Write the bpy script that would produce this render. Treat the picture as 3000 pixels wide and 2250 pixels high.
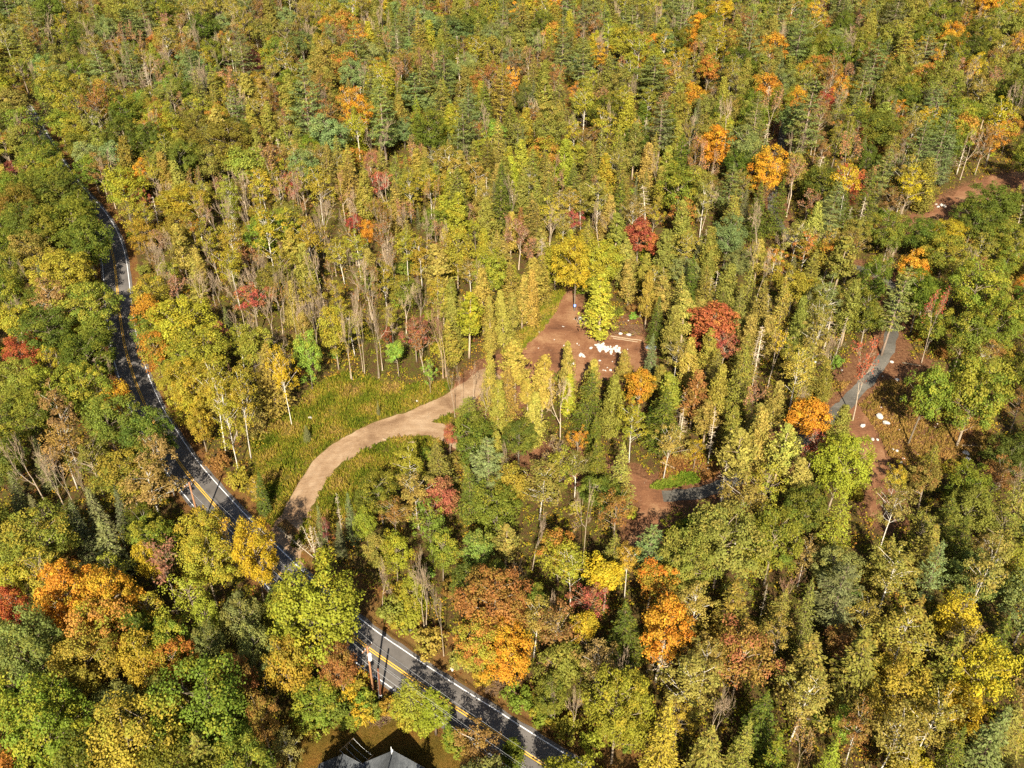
import bpy, math, time
import numpy as np
from mathutils import Vector

T0 = time.time()
for o in list(bpy.data.objects):
    bpy.data.objects.remove(o)
R = math.radians
scene = bpy.context.scene
COL = scene.collection

# ------------------------------------------------------------------ camera
PW, PH, FPX = 3000.0, 2250.0, 2357.0          # photograph size and focal length in its pixels
PITCH = R(32.0)
SLOPE = math.tan(R(11.5))                      # the hillside climbs away from the drone
CAMZ = 127.6
cam_data = bpy.data.cameras.new('camera')
cam_data.sensor_width = 36.0
cam_data.lens = FPX / PW * 36.0
cam_data.clip_start = 1.0
cam_data.clip_end = 6000.0
cam = bpy.data.objects.new('camera', cam_data)
cam.location = (0, 0, CAMZ)
cam.rotation_euler = (R(90) - PITCH, 0, 0)
COL.objects.link(cam)
scene.camera = cam

# ------------------------------------------------------------------ sky, sun, exposure
SUN_EL, SUN_AZ = R(33.0), R(181.0)             # sun stands behind the camera
world = bpy.data.worlds.new('World')
scene.world = world
world.use_nodes = True
wn = world.node_tree
for n in list(wn.nodes):
    wn.nodes.remove(n)
sky = wn.nodes.new('ShaderNodeTexSky')
sky.sky_type = 'NISHITA'
sky.sun_disc = False
sky.sun_elevation = SUN_EL
sky.sun_rotation = SUN_AZ
bg = wn.nodes.new('ShaderNodeBackground')
bg.inputs['Strength'].default_value = 0.058
wo = wn.nodes.new('ShaderNodeOutputWorld')
wn.links.new(sky.outputs[0], bg.inputs[0])
wn.links.new(bg.outputs[0], wo.inputs[0])
sl = bpy.data.lights.new('sun', 'SUN')
sl.energy = 4.8
sl.angle = R(0.53)
sl.color = (1.0, 0.915, 0.765)
sun = bpy.data.objects.new('sun', sl)
sd = Vector((math.sin(SUN_AZ) * math.cos(SUN_EL), math.cos(SUN_AZ) * math.cos(SUN_EL), math.sin(SUN_EL)))
sun.rotation_euler = sd.to_track_quat('Z', 'Y').to_euler()
sun.location = (0, -50, 200)
COL.objects.link(sun)
scene.view_settings.view_transform = 'Standard'
scene.view_settings.look = 'None'
scene.view_settings.exposure = 1.68
scene.view_settings.gamma = 1.0
scene.view_settings.use_curve_mapping = False
scene.render.engine = 'CYCLES'
scene.cycles.max_bounces = 5
scene.cycles.diffuse_bounces = 3
scene.cycles.glossy_bounces = 1
scene.cycles.transmission_bounces = 3
scene.cycles.transparent_max_bounces = 4
scene.cycles.use_denoising = False
scene.cycles.sample_clamp_indirect = 6.0

# ------------------------------------------------------------------ small maths
rng = np.random.default_rng(7)

def lin(c):
    c = np.asarray(c, float) / 255.0
    return np.where(c <= 0.04045, c / 12.92, ((c + 0.055) / 1.055) ** 2.4)

def nrm(a):
    return a / np.maximum(np.linalg.norm(a, axis=-1, keepdims=True), 1e-9)

_ph = np.random.default_rng(3).uniform(0, 6.28, 40)
_dr = np.random.default_rng(4).uniform(0, 6.28, 40)

def undul(x, y):
    z = 0.0
    for i, (wl, am) in enumerate(((95, .9), (61, .6), (38, .28), (27, .16))):
        for j in range(3):
            k = i * 3 + j
            z = z + am / 3 * np.sin((x * math.cos(_dr[k]) + y * math.sin(_dr[k])) * 6.283 / wl + _ph[k])
    return z

def base_z(x, y):
    x = np.asarray(x, float); y = np.asarray(y, float)
    return SLOPE * np.clip(y, -200, 620) + 0.06 * np.maximum(y - 620, 0) + undul(x, y)

CP, SP = math.cos(PITCH), math.sin(PITCH)

def ray(px, py):
    u = (px - PW / 2) / FPX
    v = (py - PH / 2) / FPX
    return np.array([u, CP - v * SP, -SP - v * CP])

def unproj(px, py, up=0.0):
    """ground point (plus height up) seen at a photograph pixel"""
    d = ray(px, py)
    t = (CAMZ - up) / max(SLOPE * d[1] - d[2], 1e-3)
    for _ in range(12):
        x, y = d[0] * t, d[1] * t
        zg = float(base_z(x, y)) + up
        z = CAMZ + d[2] * t
        t += (z - zg) / max(SLOPE * d[1] - d[2], 1e-3)
    return np.array([d[0] * t, d[1] * t])

def project(x, y, z):
    zz = z - CAMZ
    dep = y * CP - zz * SP
    v = (-zz * CP - y * SP)
    return PW / 2 + FPX * x / dep, PH / 2 + FPX * v / dep, FPX / dep

def P(pts):
    return np.array([unproj(*p) for p in pts])

def smooth(pts, step=1.0, it=2):
    p = np.asarray(pts, float)
    for _ in range(it):                                   # Chaikin corner cutting
        q = np.empty((2 * len(p), 2))
        q[0] = p[0]; q[-1] = p[-1]
        q[1:-1:2] = 0.75 * p[:-1] + 0.25 * p[1:]
        q[2:-1:2] = 0.25 * p[:-1] + 0.75 * p[1:]
        p = q
    d = np.r_[0, np.cumsum(np.hypot(*np.diff(p, axis=0).T))]
    keep = np.r_[True, np.diff(d) > 1e-6]
    p, d = p[keep], d[keep]
    s = np.arange(0, d[-1], step)
    return np.stack([np.interp(s, d, p[:, 0]), np.interp(s, d, p[:, 1])], 1)

def line_dist(x, y, line):
    """signed distance to a polyline (right of travel positive), vectorised over points"""
    x = np.asarray(x, float).ravel(); y = np.asarray(y, float).ravel()
    best = np.full(x.shape, 1e9); sgn = np.ones(x.shape)
    for a, b in zip(line[:-1], line[1:]):
        e = b - a
        t = np.clip(((x - a[0]) * e[0] + (y - a[1]) * e[1]) / (e @ e), 0, 1)
        dx, dy = x - a[0] - t * e[0], y - a[1] - t * e[1]
        d = np.hypot(dx, dy)
        m = d < best
        best = np.where(m, d, best)
        sgn = np.where(m, np.sign(dx * e[1] - dy * e[0]), sgn)
    return best * np.where(sgn == 0, 1, sgn)

def inside(x, y, poly):
    x = np.asarray(x, float); y = np.asarray(y, float)
    c = np.zeros(x.shape, bool)
    q = np.roll(poly, -1, axis=0)
    for (x1, y1), (x2, y2) in zip(poly, q):
        if y1 == y2:
            continue
        m = ((y1 > y) != (y2 > y)) & (x < (x2 - x1) * (y - y1) / (y2 - y1) + x1)
        c ^= m
    return c

def poly_sd(x, y, poly):
    """signed distance, negative inside"""
    x = np.asarray(x, float).ravel(); y = np.asarray(y, float).ravel()
    d = np.abs(line_dist(x, y, np.vstack([poly, poly[:1]])))
    return np.where(inside(x, y, poly), -d, d)

def wob(x, y, wl=3.0, seed=0):
    r = np.random.default_rng(seed)
    z = np.zeros_like(np.asarray(x, float))
    for k in range(6):
        a = r.uniform(0, 6.28); w = wl * r.uniform(.6, 1.8)
        z = z + np.sin((x * math.cos(a) + y * math.sin(a)) * 6.283 / w + r.uniform(0, 6.28))
    return z / 3.0

# ------------------------------------------------------------------ lay of the land, in metres
centre = np.array([(60, 310), (95, 370), (150, 470), (215, 562), (265, 615), (310, 680), (333, 750), (341, 818), (347, 886), (352, 931),
                   (364, 1012), (384, 1080), (402, 1134), (418, 1170), (438, 1216), (472, 1272), (506, 1326), (533, 1367),
                   (580, 1425), (650, 1505), (720, 1580), (800, 1660), (841, 1703), (940, 1790), (1079, 1900), (1136, 1939),
                   (1203, 1986), (1280, 2038), (1362, 2092), (1429, 2133), (1475, 2165), (1542, 2208), (1606, 2248), (1760, 2345), (1990, 2480)], float)
ROAD = smooth(P(centre), 2.0, 3)
ROADC = ROAD[::3]
LANE = 3.0
drive_px = [(812, 1592), (840, 1545), (885, 1470), (918, 1405), (955, 1352), (1010, 1312), (1075, 1275), (1150, 1245), (1220, 1225), (1300, 1192), (1380, 1140), (1450, 1090)]
DRIVE = smooth(P(drive_px), 1.0, 3)
SPUR = smooth(P([(955, 1375), (1010, 1325), (1075, 1287), (1150, 1262), (1230, 1250), (1290, 1262), (1345, 1290), (1400, 1330)]), 1.0, 3)
CLEAR = P([(1655, 850), (1685, 850), (1698, 899), (1712, 945), (1735, 990), (1805, 978), (1882, 990), (1915, 1015), (1900, 1060), (1862, 1100), (1800, 1120),
           (1700, 1115), (1620, 1110), (1570, 1140), (1542, 1180), (1500, 1225), (1450, 1250), (1380, 1240), (1316, 1215), (1290, 1190), (1320, 1140),
           (1398, 1075), (1452, 1044), (1533, 1017), (1588, 962), (1624, 913), (1642, 872)])
GRAVEL = smooth(P([(2310, 330), (2275, 470), (2258, 600), (2280, 665), (2340, 720), (2450, 770), (2560, 800), (2612, 830), (2632, 880), (2615, 960), (2603, 1030), (2560, 1095), (2515, 1145),
                   (2430, 1230), (2310, 1320), (2200, 1385), (2110, 1425), (2030, 1450), (1940, 1455)]), 1.0, 3)
DIRT2 = smooth(P([(1560, 1345), (1640, 1350), (1730, 1375), (1820, 1410), (1880, 1430), (1935, 1470), (1900, 1540), (1880, 1620)]), 1.0, 3)
MEADOW = P([(800, 1560), (760, 1480), (745, 1390), (735, 1290), (800, 1240), (880, 1190), (930, 1130), (1010, 1090), (1100, 1120), (1200, 1130), (1310, 1120), (1330, 1190),
            (1300, 1290), (1220, 1340), (1170, 1410), (1110, 1450), (1040, 1500), (960, 1540), (890, 1610), (840, 1610)])
GREEN2 = P([(1600, 870), (1650, 855), (1630, 920), (1590, 970), (1530, 1022), (1480, 1045), (1500, 1000), (1560, 960)])
RCLEAR = P([(2430, 1120), (2500, 1030), (2580, 1040), (2720, 1050), (2800, 1120), (2860, 1220), (2960, 1330), (2940, 1400), (2850, 1380), (2700, 1350), (2610, 1360), (2530, 1320), (2490, 1230)])
RDIRT = smooth(P([(2470, 1180), (2530, 1270), (2570, 1360), (2590, 1450), (2600, 1530)]), 1.0, 3)
UDIRT = P([(2660, 640), (2740, 590), (2830, 545), (2910, 515), (3060, 490), (3060, 535), (2960, 560), (2900, 590), (2850, 640), (2760, 655), (2680, 690), (2620, 715), (2590, 690)])
LAWN = P([(830, 2105), (900, 2080), (1060, 2090), (1180, 2120), (1330, 2150), (1420, 2200), (1400, 2300), (1350, 2420), (900, 2420), (820, 2250)])
BRUSH = P([(1770, 930), (1900, 930), (1930, 985), (1880, 992), (1800, 980), (1755, 985)])
BANK = P([(1950, 1330), (2050, 1330), (2110, 1370), (2090, 1400), (2000, 1420), (1930, 1400)])
DITCH_OFF = 4.7

def road_sd(x, y):
    return -line_dist(x, y, ROADC)           # ROAD runs towards the camera: positive = away from the house

def gz(x, y):
    x = np.asarray(x, float); y = np.asarray(y, float)
    return base_z(x, y)

# ------------------------------------------------------------------ mesh helpers
def mesh_np(name, V, F, mat=None, attrs=None, smooth_shade=False, mats=None, mat_idx=None):
    """V (n,3); F (m,3) or (m,4) or list of such arrays"""
    if not isinstance(F, (list, tuple)):
        F = [F]
    F = [np.asarray(f, np.int32) for f in F if len(f)]
    me = bpy.data.meshes.new(name)
    V = np.asarray(V, np.float32)
    me.vertices.add(len(V))
    me.vertices.foreach_set('co', V.ravel())
    loops = np.concatenate([f.ravel() for f in F])
    tot = np.concatenate([np.full(len(f), f.shape[1], np.int32) for f in F])
    start = np.r_[0, np.cumsum(tot)[:-1]].astype(np.int32)
    me.loops.add(len(loops))
    me.loops.foreach_set('vertex_index', loops)
    me.polygons.add(len(tot))
    me.polygons.foreach_set('loop_start', start)
    try:
        me.polygons.foreach_set('loop_total', tot)
    except Exception:
        pass
    if smooth_shade:
        me.polygons.foreach_set('use_smooth', np.ones(len(tot), bool))
    for k, (dom, a) in (attrs or {}).items():
        at = me.attributes.new(k, 'FLOAT', dom)
        at.data.foreach_set('value', np.asarray(a, np.float32))
    for m in (mats or ([mat] if mat else [])):
        me.materials.append(m)
    if mat_idx is not None:
        me.polygons.foreach_set('material_index', np.asarray(mat_idx, np.int32))
    me.update(calc_edges=True)
    return me

def link(name, me, parent=None, loc=None, label=None, cat=None, group=None, kind=None):
    o = bpy.data.objects.new(name, me)
    COL.objects.link(o)
    if parent is not None:
        o.parent = parent
    if loc is not None:
        o.location = loc
    if label: o['label'] = label
    if cat: o['category'] = cat
    if group: o['group'] = group
    if kind: o['kind'] = kind
    return o

class MB:
    """collects tubes and boxes into one mesh"""
    def __init__(s):
        s.v, s.q, s.t, s.n = [], [], [], 0
    def add(s, v, q=None, t=None):
        v = np.asarray(v, float)
        s.v.append(v)
        if q is not None and len(q): s.q.append(np.asarray(q) + s.n)
        if t is not None and len(t): s.t.append(np.asarray(t) + s.n)
        s.n += len(v)
    def tube(s, pts, rad, k=6, cap=True):
        pts = np.asarray(pts, float); rad = np.asarray(rad, float) * np.ones(len(pts))
        n = len(pts)
        tg = np.gradient(pts, axis=0); tg = nrm(tg)
        ref = np.array([0, 0, 1.0]) if abs(tg[0][2]) < .9 else np.array([1.0, 0, 0])
        a = nrm(np.cross(tg, ref)); b = np.cross(tg, a)
        th = np.linspace(0, 2 * math.pi, k, endpoint=False)
        ring = (a[:, None, :] * np.cos(th)[None, :, None] + b[:, None, :] * np.sin(th)[None, :, None]) * rad[:, None, None] + pts[:, None, :]
        v = ring.reshape(-1, 3)
        i = np.arange(n - 1)[:, None] * k; j = np.arange(k)[None, :]; j2 = (j + 1) % k
        q = np.stack([i + j, i + j2, i + k + j2, i + k + j], -1).reshape(-1, 4)
        t = None
        if cap:
            v = np.vstack([v, pts[-1:], pts[:1]])
            e = (n - 1) * k
            t = np.vstack([np.stack([e + np.arange(k), e + (np.arange(k) + 1) % k, np.full(k, n * k)], -1),
                           np.stack([(np.arange(k) + 1) % k, np.arange(k), np.full(k, n * k + 1)], -1)])
        s.add(v, q, t)
    def box(s, c, size, ax=None):
        c = np.asarray(c, float); h = np.asarray(size, float) / 2
        ax = np.eye(3) if ax is None else np.asarray(ax, float)
        sg = np.array([(-1, -1, -1), (1, -1, -1), (1, 1, -1), (-1, 1, -1), (-1, -1, 1), (1, -1, 1), (1, 1, 1), (-1, 1, 1)], float)
        v = c + (sg * h) @ ax
        s.add(v, [(0, 3, 2, 1), (4, 5, 6, 7), (0, 1, 5, 4), (1, 2, 6, 5), (2, 3, 7, 6), (3, 0, 4, 7)])
    def mesh(s, name, mat, smooth_shade=False, attrs=None):
        F = []
        if s.q: F.append(np.vstack(s.q))
        if s.t: F.append(np.vstack(s.t))
        return mesh_np(name, np.vstack(s.v), F, mat, attrs, smooth_shade)

# ------------------------------------------------------------------ materials
def mat_new(name):
    m = bpy.data.materials.new(name)
    m.use_nodes = True
    nt = m.node_tree
    for n in list(nt.nodes):
        nt.nodes.remove(n)
    out = nt.nodes.new('ShaderNodeOutputMaterial')
    return m, nt, out

class N:
    def __init__(s, nt): s.nt = nt
    def node(s, t, **kw):
        n = s.nt.nodes.new(t)
        for k, v in kw.items():
            setattr(n, k, v)
        return n
    def l(s, a, b): s.nt.links.new(a, b)
    def setin(s, sock, v):
        if hasattr(v, 'is_output'): s.l(v, sock)
        else: sock.default_value = v
    def math(s, op, a, b=None, clamp=False):
        n = s.node('ShaderNodeMath', operation=op, use_clamp=clamp)
        s.setin(n.inputs[0], a)
        if b is not None: s.setin(n.inputs[1], b)
        return n.outputs[0]
    def mix(s, f, a, b, mode='MIX'):
        n = s.node('ShaderNodeMix', data_type='RGBA', blend_type=mode)
        s.setin(n.inputs['Factor'], f)
        for k, v in ((6, a), (7, b)):
            if hasattr(v, 'is_output'): s.l(v, n.inputs[k])
            else: n.inputs[k].default_value = (*v, 1) if len(v) == 3 else v
        return n.outputs[2]
    def noise(s, scale, detail=3, rough=.55, co=None, dist=0.0):
        n = s.node('ShaderNodeTexNoise')
        n.inputs['Scale'].default_value = scale; n.inputs['Detail'].default_value = detail
        n.inputs['Roughness'].default_value = rough; n.inputs['Distortion'].default_value = dist
        if co is None: co = s.pos()
        s.l(co, n.inputs['Vector'])
        return n.outputs[0]
    def pos(s):
        if not hasattr(s, '_pos'):
            s._pos = s.node('ShaderNodeNewGeometry').outputs['Position']
        return s._pos
    def ramp(s, f, stops, interp='LINEAR'):
        n = s.node('ShaderNodeValToRGB')
        n.color_ramp.interpolation = interp
        while len(n.color_ramp.elements) < len(stops): n.color_ramp.elements.new(.5)
        for e, (p, c) in zip(n.color_ramp.elements, stops):
            e.position = p; e.color = (*c, 1) if len(c) == 3 else c
        s.l(f, n.inputs[0])
        return n.outputs[0]
    def maprange(s, f, a, b, c=0., d=1.):
        n = s.node('ShaderNodeMapRange')
        s.setin(n.inputs[0], f)
        for i, v in enumerate((a, b, c, d)): n.inputs[i + 1].default_value = v
        return n.outputs[0]
    def attr(s, name, typ='GEOMETRY', out='Fac'):
        n = s.node('ShaderNodeAttribute', attribute_type=typ, attribute_name=name)
        return n.outputs[out]
    def bsdf(s, col, out, rough=.85, spec=.25, bump=None, bstr=.5, bdist=.05, metal=0.0):
        n = s.node('ShaderNodeBsdfPrincipled')
        s.setin(n.inputs['Base Color'], col if hasattr(col, 'is_output') else (*col, 1))
        n.inputs['Roughness'].default_value = rough
        n.inputs['Specular IOR Level'].default_value = spec
        n.inputs['Metallic'].default_value = metal
        if bump is not None:
            b = s.node('ShaderNodeBump'); b.inputs['Strength'].default_value = bstr; b.inputs['Distance'].default_value = bdist
            s.l(bump, b.inputs['Height']); s.l(b.outputs[0], n.inputs['Normal'])
        s.l(n.outputs[0], out.inputs[0])
        return n

KA = 0.56      # sunlit picture colour -> reflectance

def alb(c, k=KA):
    return tuple(float(v) for v in lin(c) * k)

def make_foliage(name, trans=.32, gloss=.012):
    """leaf colour comes from the tree (object colour and its second autumn colour), leaf by leaf variation from the mesh"""
    m, nt, out = mat_new(name); g = N(nt)
    oi = g.node('ShaderNodeObjectInfo')
    c2 = g.attr('autumn', 'OBJECT', 'Color')
    turn = g.attr('turn'); tint = g.attr('tint')
    amt = g.attr('turned', 'OBJECT', 'Fac')
    f = g.maprange(g.math('SUBTRACT', g.math('ADD', turn, amt), 1.0), -.12, .12)
    col = g.mix(f, oi.outputs['Color'], c2)
    hsv = g.node('ShaderNodeHueSaturation')
    g.l(g.maprange(tint, -1, 1, .490, .510), hsv.inputs['Hue'])
    g.l(g.maprange(tint, -1, 1, .76, 1.27), hsv.inputs['Value'])
    g.l(col, hsv.inputs['Color'])
    d = g.node('ShaderNodeBsdfDiffuse'); g.l(hsv.outputs[0], d.inputs[0])
    t = g.node('ShaderNodeBsdfTranslucent')
    tc = g.mix(1.0, hsv.outputs[0], (1.25, 1.15, .55), 'MULTIPLY'); g.l(tc, t.inputs[0])
    gl = g.node('ShaderNodeBsdfGlossy'); gl.inputs['Roughness'].default_value = .6; gl.inputs[0].default_value = (.5, .5, .45, 1)
    m1 = g.node('ShaderNodeMixShader'); m1.inputs[0].default_value = trans; g.l(d.outputs[0], m1.inputs[1]); g.l(t.outputs[0], m1.inputs[2])
    m2 = g.node('ShaderNodeMixShader'); m2.inputs[0].default_value = gloss; g.l(m1.outputs[0], m2.inputs[1]); g.l(gl.outputs[0], m2.inputs[2])
    g.l(m2.outputs[0], out.inputs[0])
    return m

def make_bark():
    m, nt, out = mat_new('bark'); g = N(nt)
    oi = g.node('ShaderNodeObjectInfo')
    tc = g.node('ShaderNodeTexCoord').outputs['Object']
    mp = g.node('ShaderNodeMapping'); mp.inputs['Scale'].default_value = (4, 4, 1.2); g.l(tc, mp.inputs[0])
    n = g.noise(3, 4, .65, mp.outputs[0])
    col = g.mix(1.0, oi.outputs['Color'], g.ramp(n, [(.3, (.5, .47, .45)), (.5, (.95, .95, .95)), (.72, (1.3, 1.28, 1.22))]), 'MULTIPLY')
    g.bsdf(col, out, .9, .15, n, .6, .04)
    return m

def make_birchbark():
    m, nt, out = mat_new('white_bark'); g = N(nt)
    oi = g.node('ShaderNodeObjectInfo')
    tc = g.node('ShaderNodeTexCoord').outputs['Object']
    mp = g.node('ShaderNodeMapping'); mp.inputs['Scale'].default_value = (1.5, 1.5, 5); g.l(tc, mp.inputs[0])
    n = g.noise(2.2, 4, .6, mp.outputs[0])
    col = g.mix(1.0, oi.outputs['Color'], g.ramp(n, [(.34, (.14, .12, .1)), (.42, (1, 1, 1)), (.8, (1.1, 1.08, 1.02))]), 'MULTIPLY')
    g.bsdf(col, out, .8, .2)
    return m

M_LEAF = make_foliage('leaves')
M_NEEDLE = make_foliage('needles', .22, .012)
M_BARK = make_bark()
M_BIRCH = make_birchbark()
# ------------------------------------------------------------------ ground sheet
def axis_coords(lo, hi, step, far_lo, far_hi):
    a = np.arange(lo, hi + step / 2, step)
    l = [lo]; s = step
    while l[-1] > far_lo:
        s *= 1.35; l.append(l[-1] - s)
    h = [a[-1]]; s = step
    while h[-1] < far_hi:
        s *= 1.35; h.append(h[-1] + s)
    return np.r_[l[:0:-1], a, h[1:]]

gx = axis_coords(-190, 190, 1.3, -1800, 1800)
gy = axis_coords(30, 300, 1.3, -800, 2600)
GX, GY = np.meshgrid(gx, gy)
fx, fy = GX.ravel(), GY.ravel()
rsd = road_sd(fx, fy)
ditch = -0.75 * np.where((fy < 108) & (rsd > 3.3) & (rsd < 7.0), 1.0, 0.0)
fine = np.where(np.abs(rsd) > 5.5, 1, 0) * (.10 * wob(fx, fy, 5, 1) + .05 * wob(fx, fy, 2.8, 2))
near_open = np.zeros(fx.shape)
w_dirt = np.zeros(fx.shape); w_grass = np.zeros(fx.shape); w_lawn = np.zeros(fx.shape)

def soft(sd, lo, hi):
    return np.clip((hi - sd) / (hi - lo), 0, 1)

for poly in (CLEAR, UDIRT, BRUSH):
    w_dirt = np.maximum(w_dirt, soft(poly_sd(fx, fy, poly), -2, 5))
for ln, hw in ((DRIVE, 3.2), (SPUR, 2.6), (GRAVEL, 3.6), (DIRT2, 4.0), (RDIRT, 4.0)):
    w_dirt = np.maximum(w_dirt, soft(np.abs(line_dist(fx, fy, ln[::3])) - hw, -1, 3.5))
w_dirt = np.maximum(w_dirt, .75 * soft(poly_sd(fx, fy, RCLEAR), -1, 4))
for poly in (MEADOW, GREEN2):
    w_grass = np.maximum(w_grass, soft(poly_sd(fx, fy, poly), -1, 4))
w_lawn = soft(poly_sd(fx, fy, LAWN), -1, 2)
w_should = np.where(rsd > 0, soft(rsd, np.where(fy > 105, 4.5, 8), np.where(fy > 105, 7, 11)), soft(-rsd, 4, 6))
flat = np.clip(np.maximum.reduce([w_dirt, w_lawn, soft(np.abs(rsd), 4, 7)]), 0, 1)
gzv = base_z(fx, fy) + ditch + fine * (1 - flat) - .06 * np.where(np.abs(rsd) < 3.3, 1, 0)
nxg, nyg = len(gx), len(gy)
ii = (np.arange(nyg - 1)[:, None] * nxg + np.arange(nxg - 1)[None, :]).ravel()
gq = np.stack([ii, ii + 1, ii + 1 + nxg, ii + nxg], 1)

m, nt, out = mat_new('forest_floor'); g = N(nt)
n1 = g.noise(.9, 6, .62); n2 = g.noise(6.0, 5, .7); n3 = g.noise(.12, 3, .5); n4 = g.noise(24, 3, .6)
lit = g.ramp(n2, [(.28, alb((60, 44, 30), .34)), (.45, alb((112, 86, 56), .34)), (.6, alb((152, 114, 68), .34)), (.78, alb((182, 150, 100), .34))])
grn = g.ramp(n2, [(.3, alb((70, 72, 30), .38)), (.55, alb((128, 122, 50), .38)), (.75, alb((168, 142, 66), .38))])
col = g.mix(g.maprange(n1, .42, .6), lit, grn)
dirt = g.ramp(g.noise(1.6, 6, .62), [(.3, alb((116, 80, 56), .38)), (.5, alb((156, 108, 74), .38)), (.72, alb((188, 142, 100), .38))])
wd = g.maprange(g.math('ADD', g.attr('w_dirt'), g.math('MULTIPLY', g.math('SUBTRACT', n1, .5), 1.5)), .38, .62)
col = g.mix(wd, col, dirt)
grass = g.ramp(g.math('ADD', g.math('MULTIPLY', n1, .55), g.math('MULTIPLY', n4, .45)), [(.36, alb((96, 96, 36), .38)), (.5, alb((140, 128, 52), .38)), (.64, alb((170, 134, 66), .38))])
wg = g.maprange(g.math('ADD', g.attr('w_grass'), g.math('MULTIPLY', g.math('SUBTRACT', n1, .5), 1.0)), .4, .6)
col = g.mix(wg, col, grass)
lawn = g.ramp(g.math('ADD', g.math('MULTIPLY', g.noise(.5, 4, .6), .5), g.math('MULTIPLY', n4, .5)), [(.36, alb((104, 92, 34), .38)), (.5, alb((150, 122, 52), .38)), (.64, alb((178, 128, 62), .38))])
col = g.mix(g.attr('w_lawn'), col, lawn)
sh = g.ramp(g.math('ADD', g.math('MULTIPLY', n2, .6), g.math('MULTIPLY', n1, .4)), [(.34, alb((108, 70, 44), .38)), (.48, alb((160, 108, 62), .38)), (.6, alb((160, 132, 66), .38)), (.75, alb((198, 156, 106), .38))])
ws = g.maprange(g.math('ADD', g.attr('w_should'), g.math('MULTIPLY', g.math('SUBTRACT', n1, .5), .8)), .4, .6)
col = g.mix(ws, col, sh)
hb = g.math('ADD', g.math('MULTIPLY', n2, .7), g.math('MULTIPLY', n4, .5))
g.bsdf(col, out, .95, .1, hb, 1.0, .22)
M_GROUND = m
at = {k: ('POINT', v) for k, v in (('w_dirt', w_dirt), ('w_grass', w_grass), ('w_lawn', w_lawn), ('w_should', w_should))}
link('ground', mesh_np('ground', np.stack([fx, fy, gzv], 1), gq, M_GROUND, at, True), kind='structure')

# ------------------------------------------------------------------ sheets that lie on the ground
def strip(name, line, offs, lift, mat, step=1, parent=None, kind='structure', ragged=0.0, seed=0, attrs=False, label=None):
    line = line[::step]
    tg = nrm(np.gradient(line, axis=0))
    nn = np.stack([-tg[:, 1], tg[:, 0]], 1)            # left of travel = away from the house on the road
    r = np.random.default_rng(seed)
    V = []
    for k, of in enumerate(offs):
        o_ = np.full(len(line), float(of))
        if ragged and k in (0, len(offs) - 1):
            o_ = o_ + ragged * wob(line[:, 0], line[:, 1], 4.0, seed + k) + r.normal(0, ragged * .3, len(line))
        q = line + nn * o_[:, None]
        V.append(np.column_stack([q, base_z(q[:, 0], q[:, 1]) + lift]))
    k = len(offs); n = len(line)
    V = np.stack(V, 1).reshape(-1, 3)
    i = np.arange(n - 1)[:, None] * k + np.arange(k - 1)[None, :]
    i = i.ravel()
    F = np.stack([i, i + k, i + k + 1, i + 1], 1)
    a = {'across': ('POINT', np.tile(np.asarray(offs, float), n))}
    return link(name, mesh_np(name, V, F, mat, a, True), parent=parent, kind=kind)

def sheet(name, sdf, bb, step, lift, mat, kind='structure'):
    x = np.arange(bb[0], bb[2], step); y = np.arange(bb[1], bb[3], step)
    X, Y = np.meshgrid(x, y); X = X.ravel(); Y = Y.ravel()
    s = sdf(X, Y)
    e = .05
    near = np.abs(s) < step * 1.6
    gxs = np.zeros(X.shape); gys = np.zeros(X.shape)
    gxs[near] = (sdf(X[near] + e, Y[near]) - s[near]) / e
    gys[near] = (sdf(X[near], Y[near] + e) - s[near]) / e
    nx = len(x)
    i = (np.arange(len(y) - 1)[:, None] * nx + np.arange(nx - 1)[None, :]).ravel()
    q = np.stack([i, i + 1, i + 1 + nx, i + nx], 1)
    keep = (s[q] < 0).sum(1) >= 2
    q = q[keep]
    used = np.unique(q)
    mv = used[s[used] > 0]
    gl = np.maximum(gxs[mv] ** 2 + gys[mv] ** 2, .3)
    X[mv] -= gxs[mv] * s[mv] / gl; Y[mv] -= gys[mv] * s[mv] / gl
    remap = np.zeros(len(X), int); remap[used] = np.arange(len(used))
    V = np.stack([X[used], Y[used], base_z(X[used], Y[used]) + lift], 1)
    at = {'edge': ('POINT', s[used])}
    return link(name, mesh_np(name, V, remap[q], mat, at, True), kind=kind)

def bbox(p, pad=4):
    return (p[:, 0].min() - pad, p[:, 1].min() - pad, p[:, 0].max() + pad, p[:, 1].max() + pad)

# asphalt
m, nt, out = mat_new('asphalt'); g = N(nt)
ac = g.attr('across')
wear = g.math('ABSOLUTE', g.math('SUBTRACT', g.math('ABSOLUTE', ac), 1.6))
tracks = g.maprange(wear, .1, .9, 1.0, 0.0)
n1 = g.noise(.35, 4, .6); n2 = g.noise(18, 4, .7); n3 = g.noise(2.2, 5, .65)
col = g.ramp(g.math('ADD', g.math('MULTIPLY', n1, .6), g.math('MULTIPLY', n2, .4)), [(.36, alb((104, 98, 92), .38)), (.52, alb((130, 123, 116), .38)), (.68, alb((152, 144, 136), .38))])
col = g.mix(g.math('MULTIPLY', tracks, .25), col, alb((150, 142, 134), .38))
crack = g.node('ShaderNodeTexVoronoi', feature='DISTANCE_TO_EDGE'); crack.inputs['Scale'].default_value = .28
wv = g.node('ShaderNodeVectorMath', operation='ADD'); g.l(g.pos(), wv.inputs[0])
nn3 = g.node('ShaderNodeTexNoise'); nn3.inputs['Scale'].default_value = .8; g.l(g.pos(), nn3.inputs['Vector']); g.l(nn3.outputs['Color'], wv.inputs[1])
g.l(wv.outputs[0], crack.inputs['Vector'])
cm = g.math('MULTIPLY', g.maprange(crack.outputs['Distance'], .0, .012, 1., 0.), g.maprange(n1, .45, .6))
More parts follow.
